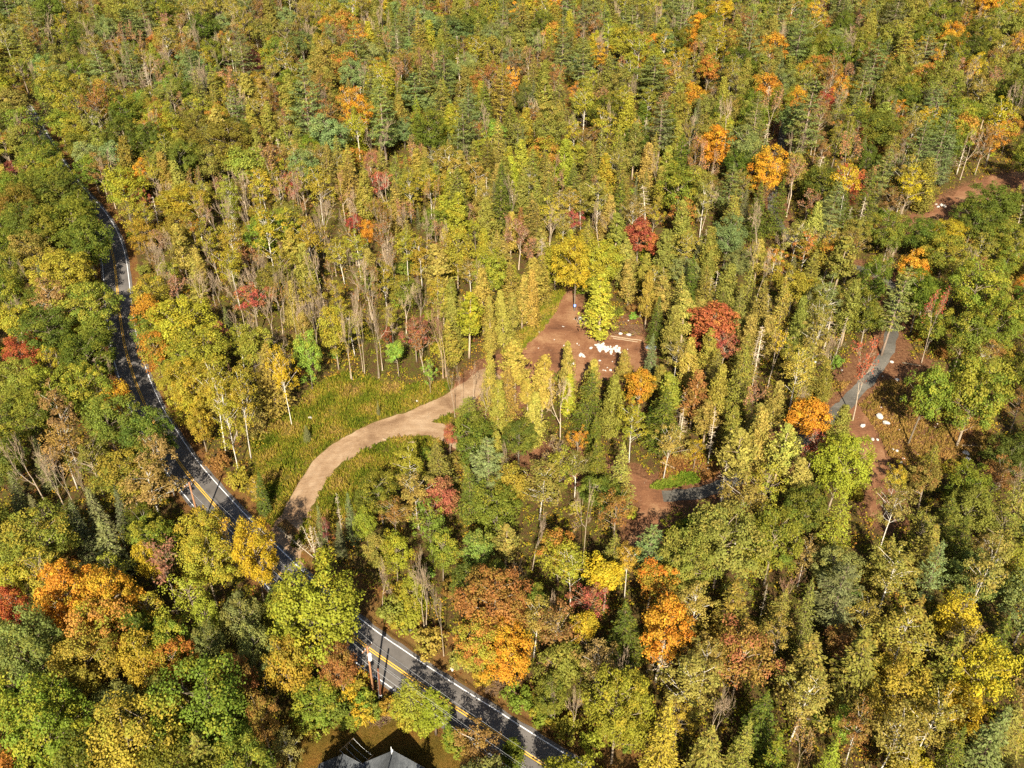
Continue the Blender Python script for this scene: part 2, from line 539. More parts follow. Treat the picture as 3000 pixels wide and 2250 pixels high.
col = g.mix(g.math('MULTIPLY', cm, .7), col, alb((60, 56, 54), .38))
g.bsdf(col, out, .88, .3, n2, .5, .01)
M_ASPH = m

def paint(name, c, worn):
    m, nt, out = mat_new(name); g = N(nt)
    n = g.noise(9, 5, .7)
    col = g.mix(g.maprange(n, .5 - worn, .72), c, alb((132, 124, 112), .38))
    g.bsdf(col, out, .7, .3)
    return m
M_WHITE = paint('white_paint', (.52, .52, .52), -.02)
M_YELLOW = paint('yellow_paint', (.62, .34, .03), -.04)

road = strip('paved_road', ROAD, [-3.55, -3.0, -2, -1, 0, 1, 2, 3.0, 3.65], .035, M_ASPH, 1, ragged=.10, seed=5)
for of in (-LANE, LANE):
    strip('edge_line', ROAD, [of - .085, of + .085], .047, M_WHITE, 1, parent=road, kind=None)
for of in (-.17, .17):
    strip('centre_line', ROAD, [of - .075, of + .075], .047, M_YELLOW, 1, parent=road, kind=None)

m, nt, out = mat_new('leafy_verge'); g = N(nt)
n1 = g.noise(.9, 6, .62); n2 = g.noise(6.0, 5, .7); n4 = g.noise(24, 3, .6)
col = g.ramp(g.math('ADD', g.math('MULTIPLY', n2, .6), g.math('MULTIPLY', n1, .4)), [(.34, alb((112, 76, 48), .34)), (.48, alb((160, 116, 66), .34)), (.6, alb((158, 134, 68), .34)), (.75, alb((198, 160, 108), .34))])
g.bsdf(col, out, .95, .1, g.math('ADD', n2, n4), 1.0, .12)
vl = ROAD[(ROAD[:, 1] < 112)]
vo = [3.45, 3.75, 4.15, 4.45, 4.7, 4.95, 5.3, 6.0, 6.8, 7.6, 8.6]
vz = [.01, .015, .0, -.22, -.34, -.24, .0, .10, .10, .06, -.25]
tg = nrm(np.gradient(vl, axis=0)); nn_ = np.stack([-tg[:, 1], tg[:, 0]], 1)
VV = []
for o_, z_ in zip(vo, vz):
    q = vl + nn_ * (o_ + (.12 * wob(vl[:, 0], vl[:, 1], 6, 61) if 4 < o_ < 5.5 else 0))[:, None] if 4 < o_ < 5.5 else vl + nn_ * o_
    VV.append(np.column_stack([q, base_z(q[:, 0], q[:, 1]) + z_]))
VV = np.stack(VV, 1).reshape(-1, 3); kk = len(vo)
i_ = (np.arange(len(vl) - 1)[:, None] * kk + np.arange(kk - 1)[None, :]).ravel()
link('road_verge', mesh_np('road_verge', VV, np.stack([i_, i_ + kk, i_ + kk + 1, i_ + 1], 1), m, None, True), kind='structure')

# bare earth and gravel
def earth(name, dark, mid, light, stones, along=None):
    m, nt, out = mat_new(name); g = N(nt)
    n1 = g.noise(.16, 4, .6, dist=.4); n2 = g.noise(3.2, 6, .68); n4 = g.noise(26, 3, .6)
    mp = g.node('ShaderNodeMapping'); mp.inputs['Rotation'].default_value = (0, 0, .6); mp.inputs['Scale'].default_value = (.35, 2.6, 1); g.l(g.pos(), mp.inputs[0])
    n3 = g.noise(.9, 5, .6, mp.outputs[0])
    f = g.math('ADD', g.math('ADD', g.math('MULTIPLY', n1, .55), g.math('MULTIPLY', n2, .3)), g.math('MULTIPLY', n3, .15))
    col = g.ramp(f, [(.38, dark), (.5, mid), (.62, light)])
    st = g.node('ShaderNodeTexVoronoi'); st.inputs['Scale'].default_value = 2.4; st.inputs['Randomness'].default_value = 1
    g.l(g.pos(), st.inputs['Vector'])
    sel = g.node('ShaderNodeSeparateColor'); g.l(st.outputs['Color'], sel.inputs[0])
    sm = g.math('MULTIPLY', g.maprange(st.outputs['Distance'], .12, .2, 1., 0.), g.math('GREATER_THAN', sel.outputs[0], 1 - stones))
    col = g.mix(sm, col, alb((222, 198, 168), .38))
    if along:
        a = g.attr('across')
        rut = g.maprange(g.math('ABSOLUTE', g.math('SUBTRACT', g.math('ABSOLUTE', a), .95)), .1, .75, 1., 0.)
        rut = g.math('MULTIPLY', rut, g.maprange(n2, .35, .6))
        col = g.mix(g.math('MULTIPLY', rut, .35), col, along)
    h = g.math('ADD', g.math('MULTIPLY', n2, .6), g.math('ADD', g.math('MULTIPLY', n4, .3), g.math('MULTIPLY', sm, .5)))
    g.bsdf(col, out, .95, .12, h, .9, .12)
    return m
M_DIRT = earth('bare_soil', alb((122, 82, 58), .38), alb((162, 112, 78), .38), alb((196, 150, 108), .38), .1)
M_TRACK = earth('packed_gravel', alb((150, 116, 84), .38), alb((196, 160, 122), .38), alb((224, 192, 154), .38), .3, alb((150, 116, 86), .38))
M_GRAV = earth('grey_gravel', alb((104, 98, 88), .34), alb((134, 128, 116), .34), alb((160, 152, 138), .34), .12)

sheet('dirt_clearing', lambda x, y: poly_sd(x, y, CLEAR) + .55 * wob(x, y, 5, 11) + .25 * wob(x, y, 1.8, 12), bbox(CLEAR), .5, .030, M_DIRT)
strip('dirt_track', DRIVE, [-2.7, -2.0, -1.2, -.5, .3, 1.1, 1.9, 2.6], .040, M_DIRT if False else M_TRACK, 1, ragged=.22, seed=21)
strip('gravel_spur', SPUR[4:], [-2.2, -1.5, -.8, 0, .8, 1.5, 2.1], .052, M_TRACK, 1, ragged=.2, seed=23)
APRON = P([(800, 1605), (838, 1545), (870, 1490), (925, 1490), (905, 1540), (880, 1600), (890, 1660), (862, 1640), (825, 1620)])
sheet('drive_apron', lambda x, y: poly_sd(x, y, APRON) + .2 * wob(x, y, 3, 14), bbox(APRON), .4, .022, M_TRACK)
strip('gravel_driveway', GRAVEL, [-1.4, -.9, -.3, .3, .9, 1.4], .034, M_GRAV, 1, ragged=.22, seed=24)
strip('dirt_lane', DIRT2, [-2.9, -2, -1, 0, 1, 2, 2.9], .026, M_DIRT, 1, ragged=.4, seed=25)
strip('shaded_lane', RDIRT, [-2.8, -2, -1, 0, 1, 2, 2.8], .026, M_DIRT, 1, ragged=.4, seed=26)
sheet('dirt_bank', lambda x, y: poly_sd(x, y, UDIRT) + .7 * wob(x, y, 6, 15) + .3 * wob(x, y, 2, 16), bbox(UDIRT), .6, .024, M_DIRT)
# ------------------------------------------------------------------ tree prototypes
def kites(C, Nn, size, asp, r, fold=.25, along=None):
    """small folded leaf faces: centres C, normals Nn, length size, width size*asp"""
    n = len(C)
    Nn = nrm(Nn)
    if along is None:
        along = r.normal(size=(n, 3))
    U = nrm(along - (along * Nn).sum(1, keepdims=True) * Nn)
    W = np.cross(Nn, U)
    size = np.asarray(size)[:, None] * np.ones((n, 1)); asp = np.asarray(asp) * np.ones((n, 1)) if np.ndim(asp) == 0 else np.asarray(asp)[:, None]
    a = C - U * size * .5
    b = C + W * size * asp * .5 + U * size * .08 - Nn * size * fold * .3
    c = C + U * size * .5
    d = C - W * size * asp * .5 + U * size * .08 - Nn * size * fold * .3
    V = np.stack([a, b, c, d], 1).reshape(-1, 3)
    F = np.arange(4 * n).reshape(-1, 4)
    return V, F

def leaf_mesh(name, parts, mat):
    """parts: list of (V, F, tint, turn)"""
    V, F, ti, tu, n = [], [], [], [], 0
    for v, f, a, b in parts:
        V.append(v); F.append(f + n); ti.append(a); tu.append(b); n += len(v)
    return mesh_np(name, np.vstack(V), np.vstack(F), mat, {'tint': ('FACE', np.concatenate(ti)), 'turn': ('FACE', np.concatenate(tu))})

def trunk_path(r, H, top, lean=.03, n=7):
    t = np.linspace(0, 1, n)
    a = r.uniform(0, 6.28)
    wig = np.cumsum(r.normal(0, .012 * H, (n, 2)), axis=0) * t[:, None]
    xy = np.stack([np.cos(a) * t * lean * H, np.sin(a) * t * lean * H], 1) + wig * .5
    z = -0.5 + (top + .5) * t
    return np.column_stack([xy, z])

def at_h(path, z):
    return np.array([np.interp(z, path[:, 2], path[:, i]) for i in range(3)])

def limb(mb, a, b, r0, r1, r, sag=.12, k=5, n=4):
    t = np.linspace(0, 1, n)[:, None]
    L = np.linalg.norm(b - a)
    p = a + (b - a) * t
    p[:, 2] += np.sin(t[:, 0] * math.pi * .5) * L * sag - t[:, 0] * L * sag
    p += r.normal(0, .03 * L, p.shape) * (t * (1 - t) * 4)
    mb.tube(p, np.linspace(r0, r1, n), k, cap=False)
    return p

def broadleaf(seed, H, W, cb, nclump, per, leaf, cr=.15, inner=.25, lobes=.2, trunk_r=None, nlimb=16, mat_bark=None, flat=.7, lr=.42):
    r = np.random.default_rng(seed)
    tr = trunk_r or .012 * H + .03
    zc = H * (cb + (1 - cb) * .5); rz = H * (1 - cb) * .5; rx = W / 2
    tp = trunk_path(r, H, H * .82)
    k = np.arange(nclump) + .5
    ph = np.arccos(1 - 2 * k / nclump); th = math.pi * (1 + 5 ** .5) * k
    D = np.stack([np.cos(th) * np.sin(ph), np.sin(th) * np.sin(ph), np.cos(ph)], 1)
    D = nrm(D + r.normal(0, .16, D.shape))
    D = D[D[:, 2] > -.8]
    n = len(D)
    A = r.normal(size=(5, 3))
    lob = 1 + lobes * np.sin(D @ A.T * 2.2 + r.uniform(0, 6.28, 5)).sum(1) / 2.0
    rad = np.where(r.random(n) < inner, r.uniform(.3, .65, n), r.uniform(.72, 1.0, n)) * lob
    C = D * rad[:, None] * np.array([rx, rx, rz])
    wid = np.where(D[:, 2] > 0, 1 - .12 * D[:, 2] ** 2, 1 - .25 * D[:, 2] ** 2)
    C[:, :2] *= wid[:, None]
    C[:, 2] += zc
    C[:, 2] = np.minimum(C[:, 2], H - .3)
    ax = at_h(tp, zc)[:2]
    C[:, :2] += ax
    cs = W * cr * r.uniform(.7, 1.35, n)
    parts = []
    ctint = r.normal(0, .28, n)
    cturn = np.clip(r.random(n) * .75 + .25 * (C[:, 2] - cb * H) / (H - cb * H), 0, 1)
    for i in range(n):
        m = int(per * r.uniform(.75, 1.25))
        d = nrm(r.normal(size=(m, 3)))
        flip = (d[:, 2] < 0) & (r.random(m) < .62)
        d[flip, 2] *= -1
        rr = r.random(m) ** .38
        off = d * rr[:, None] * cs[i] * np.array([1, 1, flat])
        off[:, 2] -= .25 * cs[i] * (np.hypot(off[:, 0], off[:, 1]) / cs[i]) ** 2
        c = C[i] + off
        outw = nrm(c - np.array([ax[0], ax[1], zc - .3 * rz]))
        nn = .55 * d + .45 * outw + np.array([0, 0, .45]) + r.normal(0, .55, (m, 3))
        s = leaf * r.uniform(.65, 1.35, m)
        v, f = kites(c, nn, s, r.uniform(.55, .95, m), r)
        parts.append((v, f, np.clip(ctint[i] + r.normal(0, .42, m), -1, 1), np.clip(cturn[i] + r.normal(0, .10, m), 0, 1)))
    mb = MB()
    mb.tube(tp, tr * np.array([1.35, 1.0, .9, .78, .62, .42, .2]), 8)
    order = np.argsort(-np.linalg.norm(C - np.array([*ax, zc]), axis=1))
    pick = order[:: max(1, len(order) // nlimb)][:nlimb]
    for i in pick:
        z0 = np.clip(C[i, 2] - r.uniform(.25, .6) * np.hypot(*(C[i, :2] - ax)) - .08 * H, cb * H * .75, H * .76)
        a = at_h(tp, z0)
        p = limb(mb, a, C[i], tr * lr, .02, r)
        j = r.integers(0, n, 2)
        for q in j:
            if np.linalg.norm(C[q] - p[2]) < W * .35:
                limb(mb, p[2], C[q], tr * .18, .015, r, k=4, n=3)
    return dict(trunk=mb, crown=parts, H=H, W=W, mat=M_LEAF, bark=mat_bark or M_BARK)

def cedar(seed, H, W, cb, n=120, per=46, leaf=.34, taper=.75, gaps=.15):
    r = np.random.default_rng(seed)
    tp = trunk_path(r, H, H * .96, .02)
    mb = MB(); mb.tube(tp, (.009 * H + .03) * np.array([1.4, 1.05, .95, .8, .6, .4, .12]), 7)
    parts = []
    t = np.sort(r.random(n) ** 1.05)
    az = np.arange(n) * 2.4 + r.normal(0, .4, n)
    hole = r.uniform(0, 6.28, 3)
    for i in range(n):
        R0 = W / 2 * min(1, (1 - t[i]) ** taper * 1.12 + .07) * (.55 + .45 * min(1, t[i] * 6 + .25))
        R0 *= 1 + .2 * math.sin(az[i] * 2 + hole[0]) * math.sin(t[i] * 9 + hole[1])
        if r.random() < gaps: continue
        z = H * (cb + (1 - cb) * t[i])
        rr = R0 * r.uniform(.5, 1.0)
        a = at_h(tp, min(z, H * .95))
        o = np.array([math.cos(az[i]), math.sin(az[i]), 0])
        c0 = np.array([a[0], a[1], z]) + o * rr
        if i % 3 == 0 and rr > .4:
            limb(mb, at_h(tp, max(z - .25 * rr, .3)), c0, .03, .012, r, .1, 3, 3)
        m = int(per * r.uniform(.7, 1.3))
        cs = W * .165 * (1.15 - .6 * t[i])
        d = r.normal(size=(m, 3)) * np.array([.75, .75, .85]) * cs * .62
        c = c0 + d + o * r.uniform(-.5, .4, (m, 1)) * rr * .7
        c[:, 2] += .35 * (np.hypot(c[:, 0] - a[0], c[:, 1] - a[1]) - rr)
        c[:, 2] = np.minimum(c[:, 2], H)
        nn = o * .8 + np.array([0, 0, .35]) + r.normal(0, .6, (m, 3))
        al = o * .6 + np.array([0, 0, .8]) + r.normal(0, .4, (m, 3))
        v, f = kites(c, nn, leaf * r.uniform(.6, 1.4, m), r.uniform(.4, .75, m), r, .15, al)
        parts.append((v, f, np.clip(r.normal(0, .25) + r.normal(0, .4, m), -1, 1), np.clip(r.random() * .9 + r.normal(0, .1, m), 0, 1)))
    return dict(trunk=mb, crown=parts, H=H, W=W, mat=M_NEEDLE, bark=M_BARK)

def conifer(seed, H, W, cb, dz, nb, per, leaf, prof=1.0, droop=-.12, up=.0, spread=.2, thick=.06, irregular=.2, tuft=.7, shape='cone', asp=.5):
    """tiered conifer: whorls of boughs with flat sprays"""
    r = np.random.default_rng(seed)
    tp = trunk_path(r, H, H * .98, .015)
    tr = .0095 * H + .04
    mb = MB(); mb.tube(tp, tr * np.array([1.4, 1.05, .95, .8, .6, .36, .06]), 8)
    parts = []
    z = cb * H
    w = 0
    while z < H * .975:
        t = (z - cb * H) / (H - cb * H)
        if shape == 'cone':
            L0 = W / 2 * ((1 - t) ** prof) * (.75 + .25 * min(1, t * 5)) + .12
        else:                                            # old pine: widest at mid height, open top
            L0 = W / 2 * (min(1, .5 + t * 1.7) * (1 - max(0, t - .3) / .7) ** .75) + .25
        a = at_h(tp, z)
        nbr = max(4, int(nb * (1 - .35 * t)))
        a0 = w * 1.1 + r.uniform(0, 1)
        for b in range(nbr):
            L = L0 * r.uniform(1 - irregular * 1.6, 1 + irregular)
            az = a0 + b * 6.283 / nbr + r.normal(0, .18)
            o = np.array([math.cos(az), math.sin(az), 0])
            dr = droop + r.normal(0, .05) + (.35 * (t - .4) if shape != 'cone' else .25 * t)
            tip = a + o * L + np.array([0, 0, L * dr])
            if L > .5:
                limb(mb, a, tip, tr * .22 * (1 - .6 * t), .012, r, -.04, 3, 3)
            m = max(6, int(per * (L / (W / 2)) ** 1.15 * r.uniform(.8, 1.2)))
            s = tuft * r.random(m) ** .7 + (1 - tuft) + r.normal(0, .04, m)
            s = np.clip(s, .05, 1.06)
            side = np.array([-o[1], o[0], 0])
            width = spread * L * (.35 + .8 * np.sin(np.clip(s, 0, 1) * 2.6))
            lat = r.normal(0, 1, m) * width * .55
            c = a + (tip - a) * s[:, None] + side * lat[:, None]
            c[:, 2] += r.normal(0, thick * W * .25, m) - np.abs(lat) * .22 + up * s ** 2 * L
            c[:, 2] -= .05 * L * np.sin(s * math.pi)
            nn = np.array([0, 0, 1.0]) + o * .25 + r.normal(0, .42, (m, 3))
            al = o + side * np.sign(lat)[:, None] * .7 + r.normal(0, .25, (m, 3)) + np.array([0, 0, up])
            v, f = kites(c, nn, leaf * r.uniform(.7, 1.35, m), asp * r.uniform(.7, 1.3, m), r, .2, al)
            parts.append((v, f, np.clip(r.normal(0, .22) + r.normal(0, .35, m), -1, 1), np.clip(r.random() * .9 + r.normal(0, .1, m), 0, 1)))
        z += dz * r.uniform(.75, 1.25) * (1 - .35 * t)
        w += 1
    m = 30
    c = at_h(tp, H * .97) + r.normal(0, 1, (m, 3)) * np.array([.12, .12, .35])
    v, f = kites(c, r.normal(size=(m, 3)), leaf * r.uniform(.6, 1.1, m), asp, r, .2, np.tile(np.array([0, 0, 1.0]), (m, 1)) + r.normal(0, .4, (m, 3)))
    parts.append((v, f, r.normal(0, .3, m), r.random(m)))
    return dict(trunk=mb, crown=parts, H=H, W=W, mat=M_NEEDLE, bark=M_BARK)

def bare(seed, H, W, fork=.35, leafy=0, leaf=.3, stems=1, upright=.6, rmin=.027):
    """leafless hardwood: forking limbs down to twigs; thick wood is the trunk part, twigs the crown"""
    r = np.random.default_rng(seed)
    mb, tw = MB(), MB()
    tips = []
    def grow(p, d, L, rad, depth):
        n = 4 if depth < 2 else 3
        pts = [p]
        for i in range(n):
            d = nrm(d + r.normal(0, .10 if depth == 0 else .17, 3) + np.array([0, 0, .06 * upright]))
            pts.append(pts[-1] + d * L / n)
        pts = np.array(pts)
        r1 = max(rad * (.62 if depth else .7), rmin * .7)
        (mb if depth < 3 else tw).tube(pts, np.linspace(rad, r1, n + 1), 6 if depth < 2 else (4 if depth < 3 else 3), cap=False)
        if depth >= 5:
            tips.append(pts[-1]); return
        if depth == 4 and rad < rmin * 1.1 and r.random() < .3:
            tips.append(pts[-1]); return
        kids = (2 if depth == 0 else r.integers(2, 4)) + (1 if depth in (1, 2, 3) else 0)
        for c in range(kids):
            tpos = r.uniform(.35, 1.0) if c else 1.0
            if depth == 0: tpos = r.uniform(.75, 1.0) if c else 1.0
            q = pts[0] + 0
            idx = tpos * n; i0 = min(int(idx), n - 1)
            q = pts[i0] + (pts[i0 + 1] - pts[i0]) * (idx - i0)
            az = r.uniform(0, 6.28)
            side = nrm(np.cross(d, np.array([math.cos(az), math.sin(az), .2])))
            ang = r.uniform(.3, .85) * (1.15 - .45 * upright)
            nd = nrm(d * math.cos(ang) + side * math.sin(ang) + np.array([0, 0, .12 * upright]))
            grow(q, nd, L * r.uniform(.52, .8) * (.95 if depth else 1.0), max(r1 * r.uniform(.55, .8), rmin), depth + 1)
    for s in range(stems):
        a = r.uniform(0, 6.28)
        off = np.array([math.cos(a), math.sin(a), 0]) * (.35 if stems > 1 else 0)
        d0 = nrm(np.array([math.cos(a) * .12 * (stems > 1), math.sin(a) * .12 * (stems > 1), 1.0]))
        grow(off + np.array([0, 0, -.5]), d0, H * fork, .0085 * H + .045, 0)
    allv = np.vstack(mb.v + tw.v)
    sc = H / allv[:, 2].max(); wnow = np.percentile(np.hypot(allv[:, 0], allv[:, 1]), 97) * 2
    k = np.array([W / wnow, W / wnow, sc])
    for q in (mb, tw):
        q.v = [np.column_stack([v[:, :2] * np.clip(.35 + v[:, 2:3] / 3, .0, 1) * k[0] + v[:, :2] * (1 - np.clip(.35 + v[:, 2:3] / 3, 0, 1)), np.where(v[:, 2] > 0, v[:, 2] * k[2], v[:, 2])]) for v in q.v]
    parts = []
    if leafy:
        T = np.array(tips) * k
        T = T[r.random(len(T)) < min(1, leafy * .9)]
        for tpt in T:
            m = r.integers(3, 9)
            c = tpt + r.normal(0, .28, (m, 3))
            v, f = kites(c, r.normal(size=(m, 3)) + np.array([0, -.2, .7]), leaf * r.uniform(.6, 1.3, m), .75, r)
            parts.append((v, f, np.clip(r.normal(0, .4, m), -1, 1), r.random(m)))
    return dict(trunk=mb, twigs=tw, crown=parts, H=H, W=W, mat=M_LEAF, bark=M_BARK)

def dead(seed, H, W, nbr=46, fine=True):
    r = np.random.default_rng(seed)
    tp = trunk_path(r, H, H, .03)
    mb = MB(); mb.tube(tp, (.008 * H + .05) * np.array([1.3, 1.0, .9, .75, .58, .4, .1]), 7)
    tw = MB()
    for i in range(nbr):
        t = r.uniform(.25, .97)
        a = at_h(tp, H * t); az = r.uniform(0, 6.28)
        L = W / 2 * (1.15 - t) * r.uniform(.35, 1.2) + .25
        o = np.array([math.cos(az), math.sin(az), 0])
        tip = a + o * L + np.array([0, 0, L * r.uniform(-.35, .25)])
        p = limb(tw, a, tip, .05, .022, r, .1, 4, 4)
        if fine:
            for j in range(5):
                s = r.uniform(.3, 1)
                q = a + (tip - a) * s
                e = q + (o * .5 + r.normal(0, .6, 3)) * L * .3
                tw.tube(np.array([q, e]), [.022, .014], 3, cap=False)
    return dict(trunk=mb, twigs=tw, crown=[], H=H, W=W, mat=M_LEAF, bark=M_BARK)

PROTO = {}
def add(kind, spec):
    PROTO.setdefault(kind, []).append(spec)

# medium and large broadleaf trees
for s in range(6):
    add('maple', broadleaf(100 + s, 15, 8.6 + .6 * (s % 3), (.28, .36, .22, .42, .3, .25)[s], 74, 92, .36, .145, .22, .22))
for s in range(4):
    add('maple_big', broadleaf(120 + s, 18, 13, (.2, .28, .24, .3)[s], 150, 100, .36, .105, .2, .26, nlimb=26))
for s in range(3):
    add('maple_open', broadleaf(140 + s, 15, 8, (.4, .34, .46)[s], 46, 58, .33, .13, .3, .3, nlimb=30))
for s in range(4):
    add('oak', broadleaf(160 + s, 15, 10.5, (.22, .3, .26, .4)[s], 110, 90, .34, .112, .18, .2, nlimb=24, flat=.8))
for s in range(4):
    add('birch', broadleaf(180 + s, 16, 6.6 + (s % 2), (.36, .42, .3, .48)[s], 66, 56, .29, .135, .34, .28, trunk_r=.13, nlimb=26, mat_bark=M_BIRCH, lr=.27))
for s in range(7):
    add('cedar', cedar(200 + s, 13.5, (3.6, 4.2, 3.3, 4.6, 3.9, 5.0, 3.5)[s], (.14, .2, .34, .1, .26, .12, .42)[s], (125, 140, 105, 150, 120, 150, 95)[s], 52, .34, (.75, .65, .6, .85, .7, .8, .55)[s], (.1, .12, .2, .08, .18, .1, .2)[s]))
for s in range(5):
    add('pine', conifer(220 + s, 22, (8.6, 9.4, 7.6, 10, 8)[s], (.24, .16, .34, .2, .28)[s], 1.25, 6, 88, .55, shape='pine', droop=-.02, up=.10, spread=.36, thick=.06, irregular=.32, tuft=.78, asp=.34))
for s in range(4):
    add('hemlock', conifer(240 + s, 15, (7.4, 8.2, 6.6, 9)[s], (.08, .1, .14, .06)[s], .62, 8, 52, .46, prof=.78, droop=-.2, spread=.34, thick=.05, irregular=.22, tuft=.85, asp=.42))
for s in range(4):
    add('spruce', conifer(260 + s, 12, (3.6, 4.2, 3.2, 4.6)[s], (.06, .04, .1, .03)[s], .42, 8, 26, .36, prof=.85, droop=-.14, spread=.30, thick=.05, irregular=.14, tuft=.9, asp=.4))
for s in range(7):
    add('bare', bare(280 + s, 14, (6.5, 5.5, 7.5, 5, 6, 4.6, 7)[s], (.36, .42, .3, .46, .38, .5, .33)[s], 0, stems=(1, 1, 1, 1, 2, 2, 1)[s], upright=(.7, .9, .5, 1.0, .8, 1.0, .6)[s]))
for s in range(4):
    add('bare_leafy', bare(300 + s, 14, (6.5, 6, 7.2, 5.4)[s], (.36, .42, .33, .4)[s], .55, .34, upright=(.7, .8, .5, .9)[s]))
for s in range(4):
    add('dead', dead(320 + s, 11, (2.6, 3.4, 2.2, 3.0)[s], (50, 64, 40, 30)[s]))
for s in range(4):
    add('shrub', broadleaf(340 + s, 3.2, 3.4, .02, 30, 60, .26, .17, .25, .3, trunk_r=.05, nlimb=8))
for s in range(2):
    add('arbor', cedar(360 + s, 5, 2.4, .02, 130, 46, .22, .55, .02))

BRANCHY = ('bare', 'bare_leafy', 'dead')
for kind, lst in PROTO.items():
    for i, p in enumerate(lst):
        p['m_trunk'] = p['trunk'].mesh('trunk', p['bark'], True)
        p['m_crown'] = leaf_mesh('crown', p['crown'], p['mat']) if p['crown'] else None
        p['m_twigs'] = p['twigs'].mesh('branches', p['bark']) if p.get('twigs') and p['twigs'].v else None
        for k in ('trunk', 'crown', 'twigs'):
            p.pop(k, None)
print('protos', round(time.time() - T0, 1), 's; tris', sum(len(m.polygons) * 2 for m in bpy.data.meshes))
# ------------------------------------------------------------------ colours of the wood (as they look in sunlight), second colour, share turned, words
COLR = {
 'dg': ((102, 114, 40), (136, 136, 46), .35, 'deep green'),
 'mg': ((128, 142, 50), (166, 158, 54), .35, 'mid green'),
 'yg': ((170, 168, 56), (190, 170, 54), .3, 'yellow-green'),
 'lg': ((150, 178, 72), (176, 178, 66), .3, 'fresh light green'),
 'ol': ((148, 146, 62), (166, 150, 66), .3, 'olive'),
 'og': ((180, 160, 74), (160, 152, 68), .35, 'golden olive'),
 'go': ((188, 162, 58), (168, 158, 56), .35, 'golden yellow'),
 'ye': ((212, 180, 48), (190, 172, 52), .3, 'bright yellow'),
 'or': ((224, 152, 50), (214, 170, 54), .4, 'orange'),
 'yo': ((172, 164, 54), (206, 140, 64), .5, 'green and orange'),
 'ro': ((190, 102, 66), (198, 132, 66), .35, 'red-orange'),
 're': ((180, 84, 66), (190, 112, 72), .3, 'red'),
 'rp': ((192, 100, 84), (186, 126, 84), .35, 'pinkish red'),
 'mr': ((146, 80, 72), (164, 110, 80), .35, 'maroon'),
 'cr': ((176, 52, 60), (180, 80, 66), .3, 'crimson'),
 'ru': ((164, 116, 64), (150, 124, 58), .4, 'russet'),
 'tn': ((178, 148, 88), (164, 138, 70), .4, 'tan'),
 'bg': ((110, 126, 66), (126, 132, 62), .3, 'blue-green'),
 'pg': ((142, 160, 92), (156, 162, 86), .3, 'pale green'),
 'gg': ((132, 142, 80), (148, 148, 74), .35, 'grey-green'),
 'bl': ((130, 134, 82), (132, 134, 78), .3, 'bluish green'),
 'pk': ((184, 128, 96), (190, 150, 84), .4, 'pinkish tan'),
 'pm': ((172, 138, 66), (196, 124, 88), .45, 'olive and dusty pink'),
 'bo': ((148, 122, 50), (132, 122, 46), .4, 'brownish olive'),
 'ow': ((166, 152, 56), (208, 132, 50), .3, 'olive flecked with orange'),
}
BARK = {'maple': (150, 134, 112), 'oak': (148, 136, 118), 'birch': (226, 216, 198), 'cedar': (186, 164, 134), 'pine': (150, 130, 112), 'hemlock': (140, 118, 98),
        'spruce': (140, 126, 110), 'bare': (196, 176, 150), 'dead': (214, 200, 176), 'shrub': (140, 118, 96), 'arbor': (140, 118, 96)}
NAME = {'maple': 'maple_tree', 'maple_big': 'maple_tree', 'maple_open': 'ash_tree', 'oak': 'oak_tree', 'birch': 'birch_tree', 'cedar': 'cedar_tree', 'pine': 'pine_tree',
        'hemlock': 'hemlock_tree', 'spruce': 'spruce_tree', 'bare': 'leafless_tree', 'bare_leafy': 'thinning_tree', 'dead': 'dead_tree', 'shrub': 'shrub', 'arbor': 'clipped_cedar'}
def name_of(k, col):
    if k == 'birch' and col in ('yg', 'go', 'ye', 'pg'): return 'aspen_tree'
    if k == 'maple_open' and col in ('ru', 'tn', 'pk', 'rp', 'mr'): return 'beech_tree'
    return NAME[k]
WORDS = {'maple': 'maple with rounded leafy crown', 'maple_big': 'maple with wide spreading crown', 'maple_open': 'ash with open airy crown', 'oak': 'oak with dense domed crown',
         'birch': 'birch with pale trunk and loose crown', 'cedar': 'cedar with narrow upright crown', 'pine': 'pine with tiered boughs', 'hemlock': 'hemlock with feathery drooping boughs',
         'spruce': 'spruce with narrow pointed crown', 'bare': 'leafless tree of pale forking branches', 'bare_leafy': 'half bare tree with few leaves', 'dead': 'dead snag with broken branch stubs',
         'shrub': 'bushy shrub', 'arbor': 'dense conical cedar bush'}
HR = {'maple': (8, 21), 'maple_big': (10, 22), 'maple_open': (8, 20), 'oak': (9, 20), 'birch': (8, 22), 'cedar': (7, 17), 'pine': (9, 30), 'hemlock': (8, 22), 'spruce': (4, 16),
      'bare': (8, 21), 'bare_leafy': (8, 20), 'dead': (4, 14), 'shrub': (1, 5), 'arbor': (3, 6)}
trees = []       # dicts: kind x y h w col label

def hero(kind, px, ytop, hpx, wpx, col, label=None):
    by = ytop + hpx
    bx = px + (1500 - px) * hpx / (4897 - ytop)
    g0 = unproj(bx, by)
    v = (ytop - PH / 2) / FPX
    zz = -g0[1] * (SP + v * CP) / (CP - v * SP)
    h = zz + CAMZ - float(base_z(*g0))
    lo, hi = HR[kind]
    h = float(np.clip(h, lo, hi))
    q = unproj(px, ytop, h * .97)
    s = project(q[0], q[1], float(base_z(*q)) + h * .6)[2]
    trees.append(dict(kind=kind, x=q[0], y=q[1], h=h, w=wpx / s, col=col, label=label, hero=True))

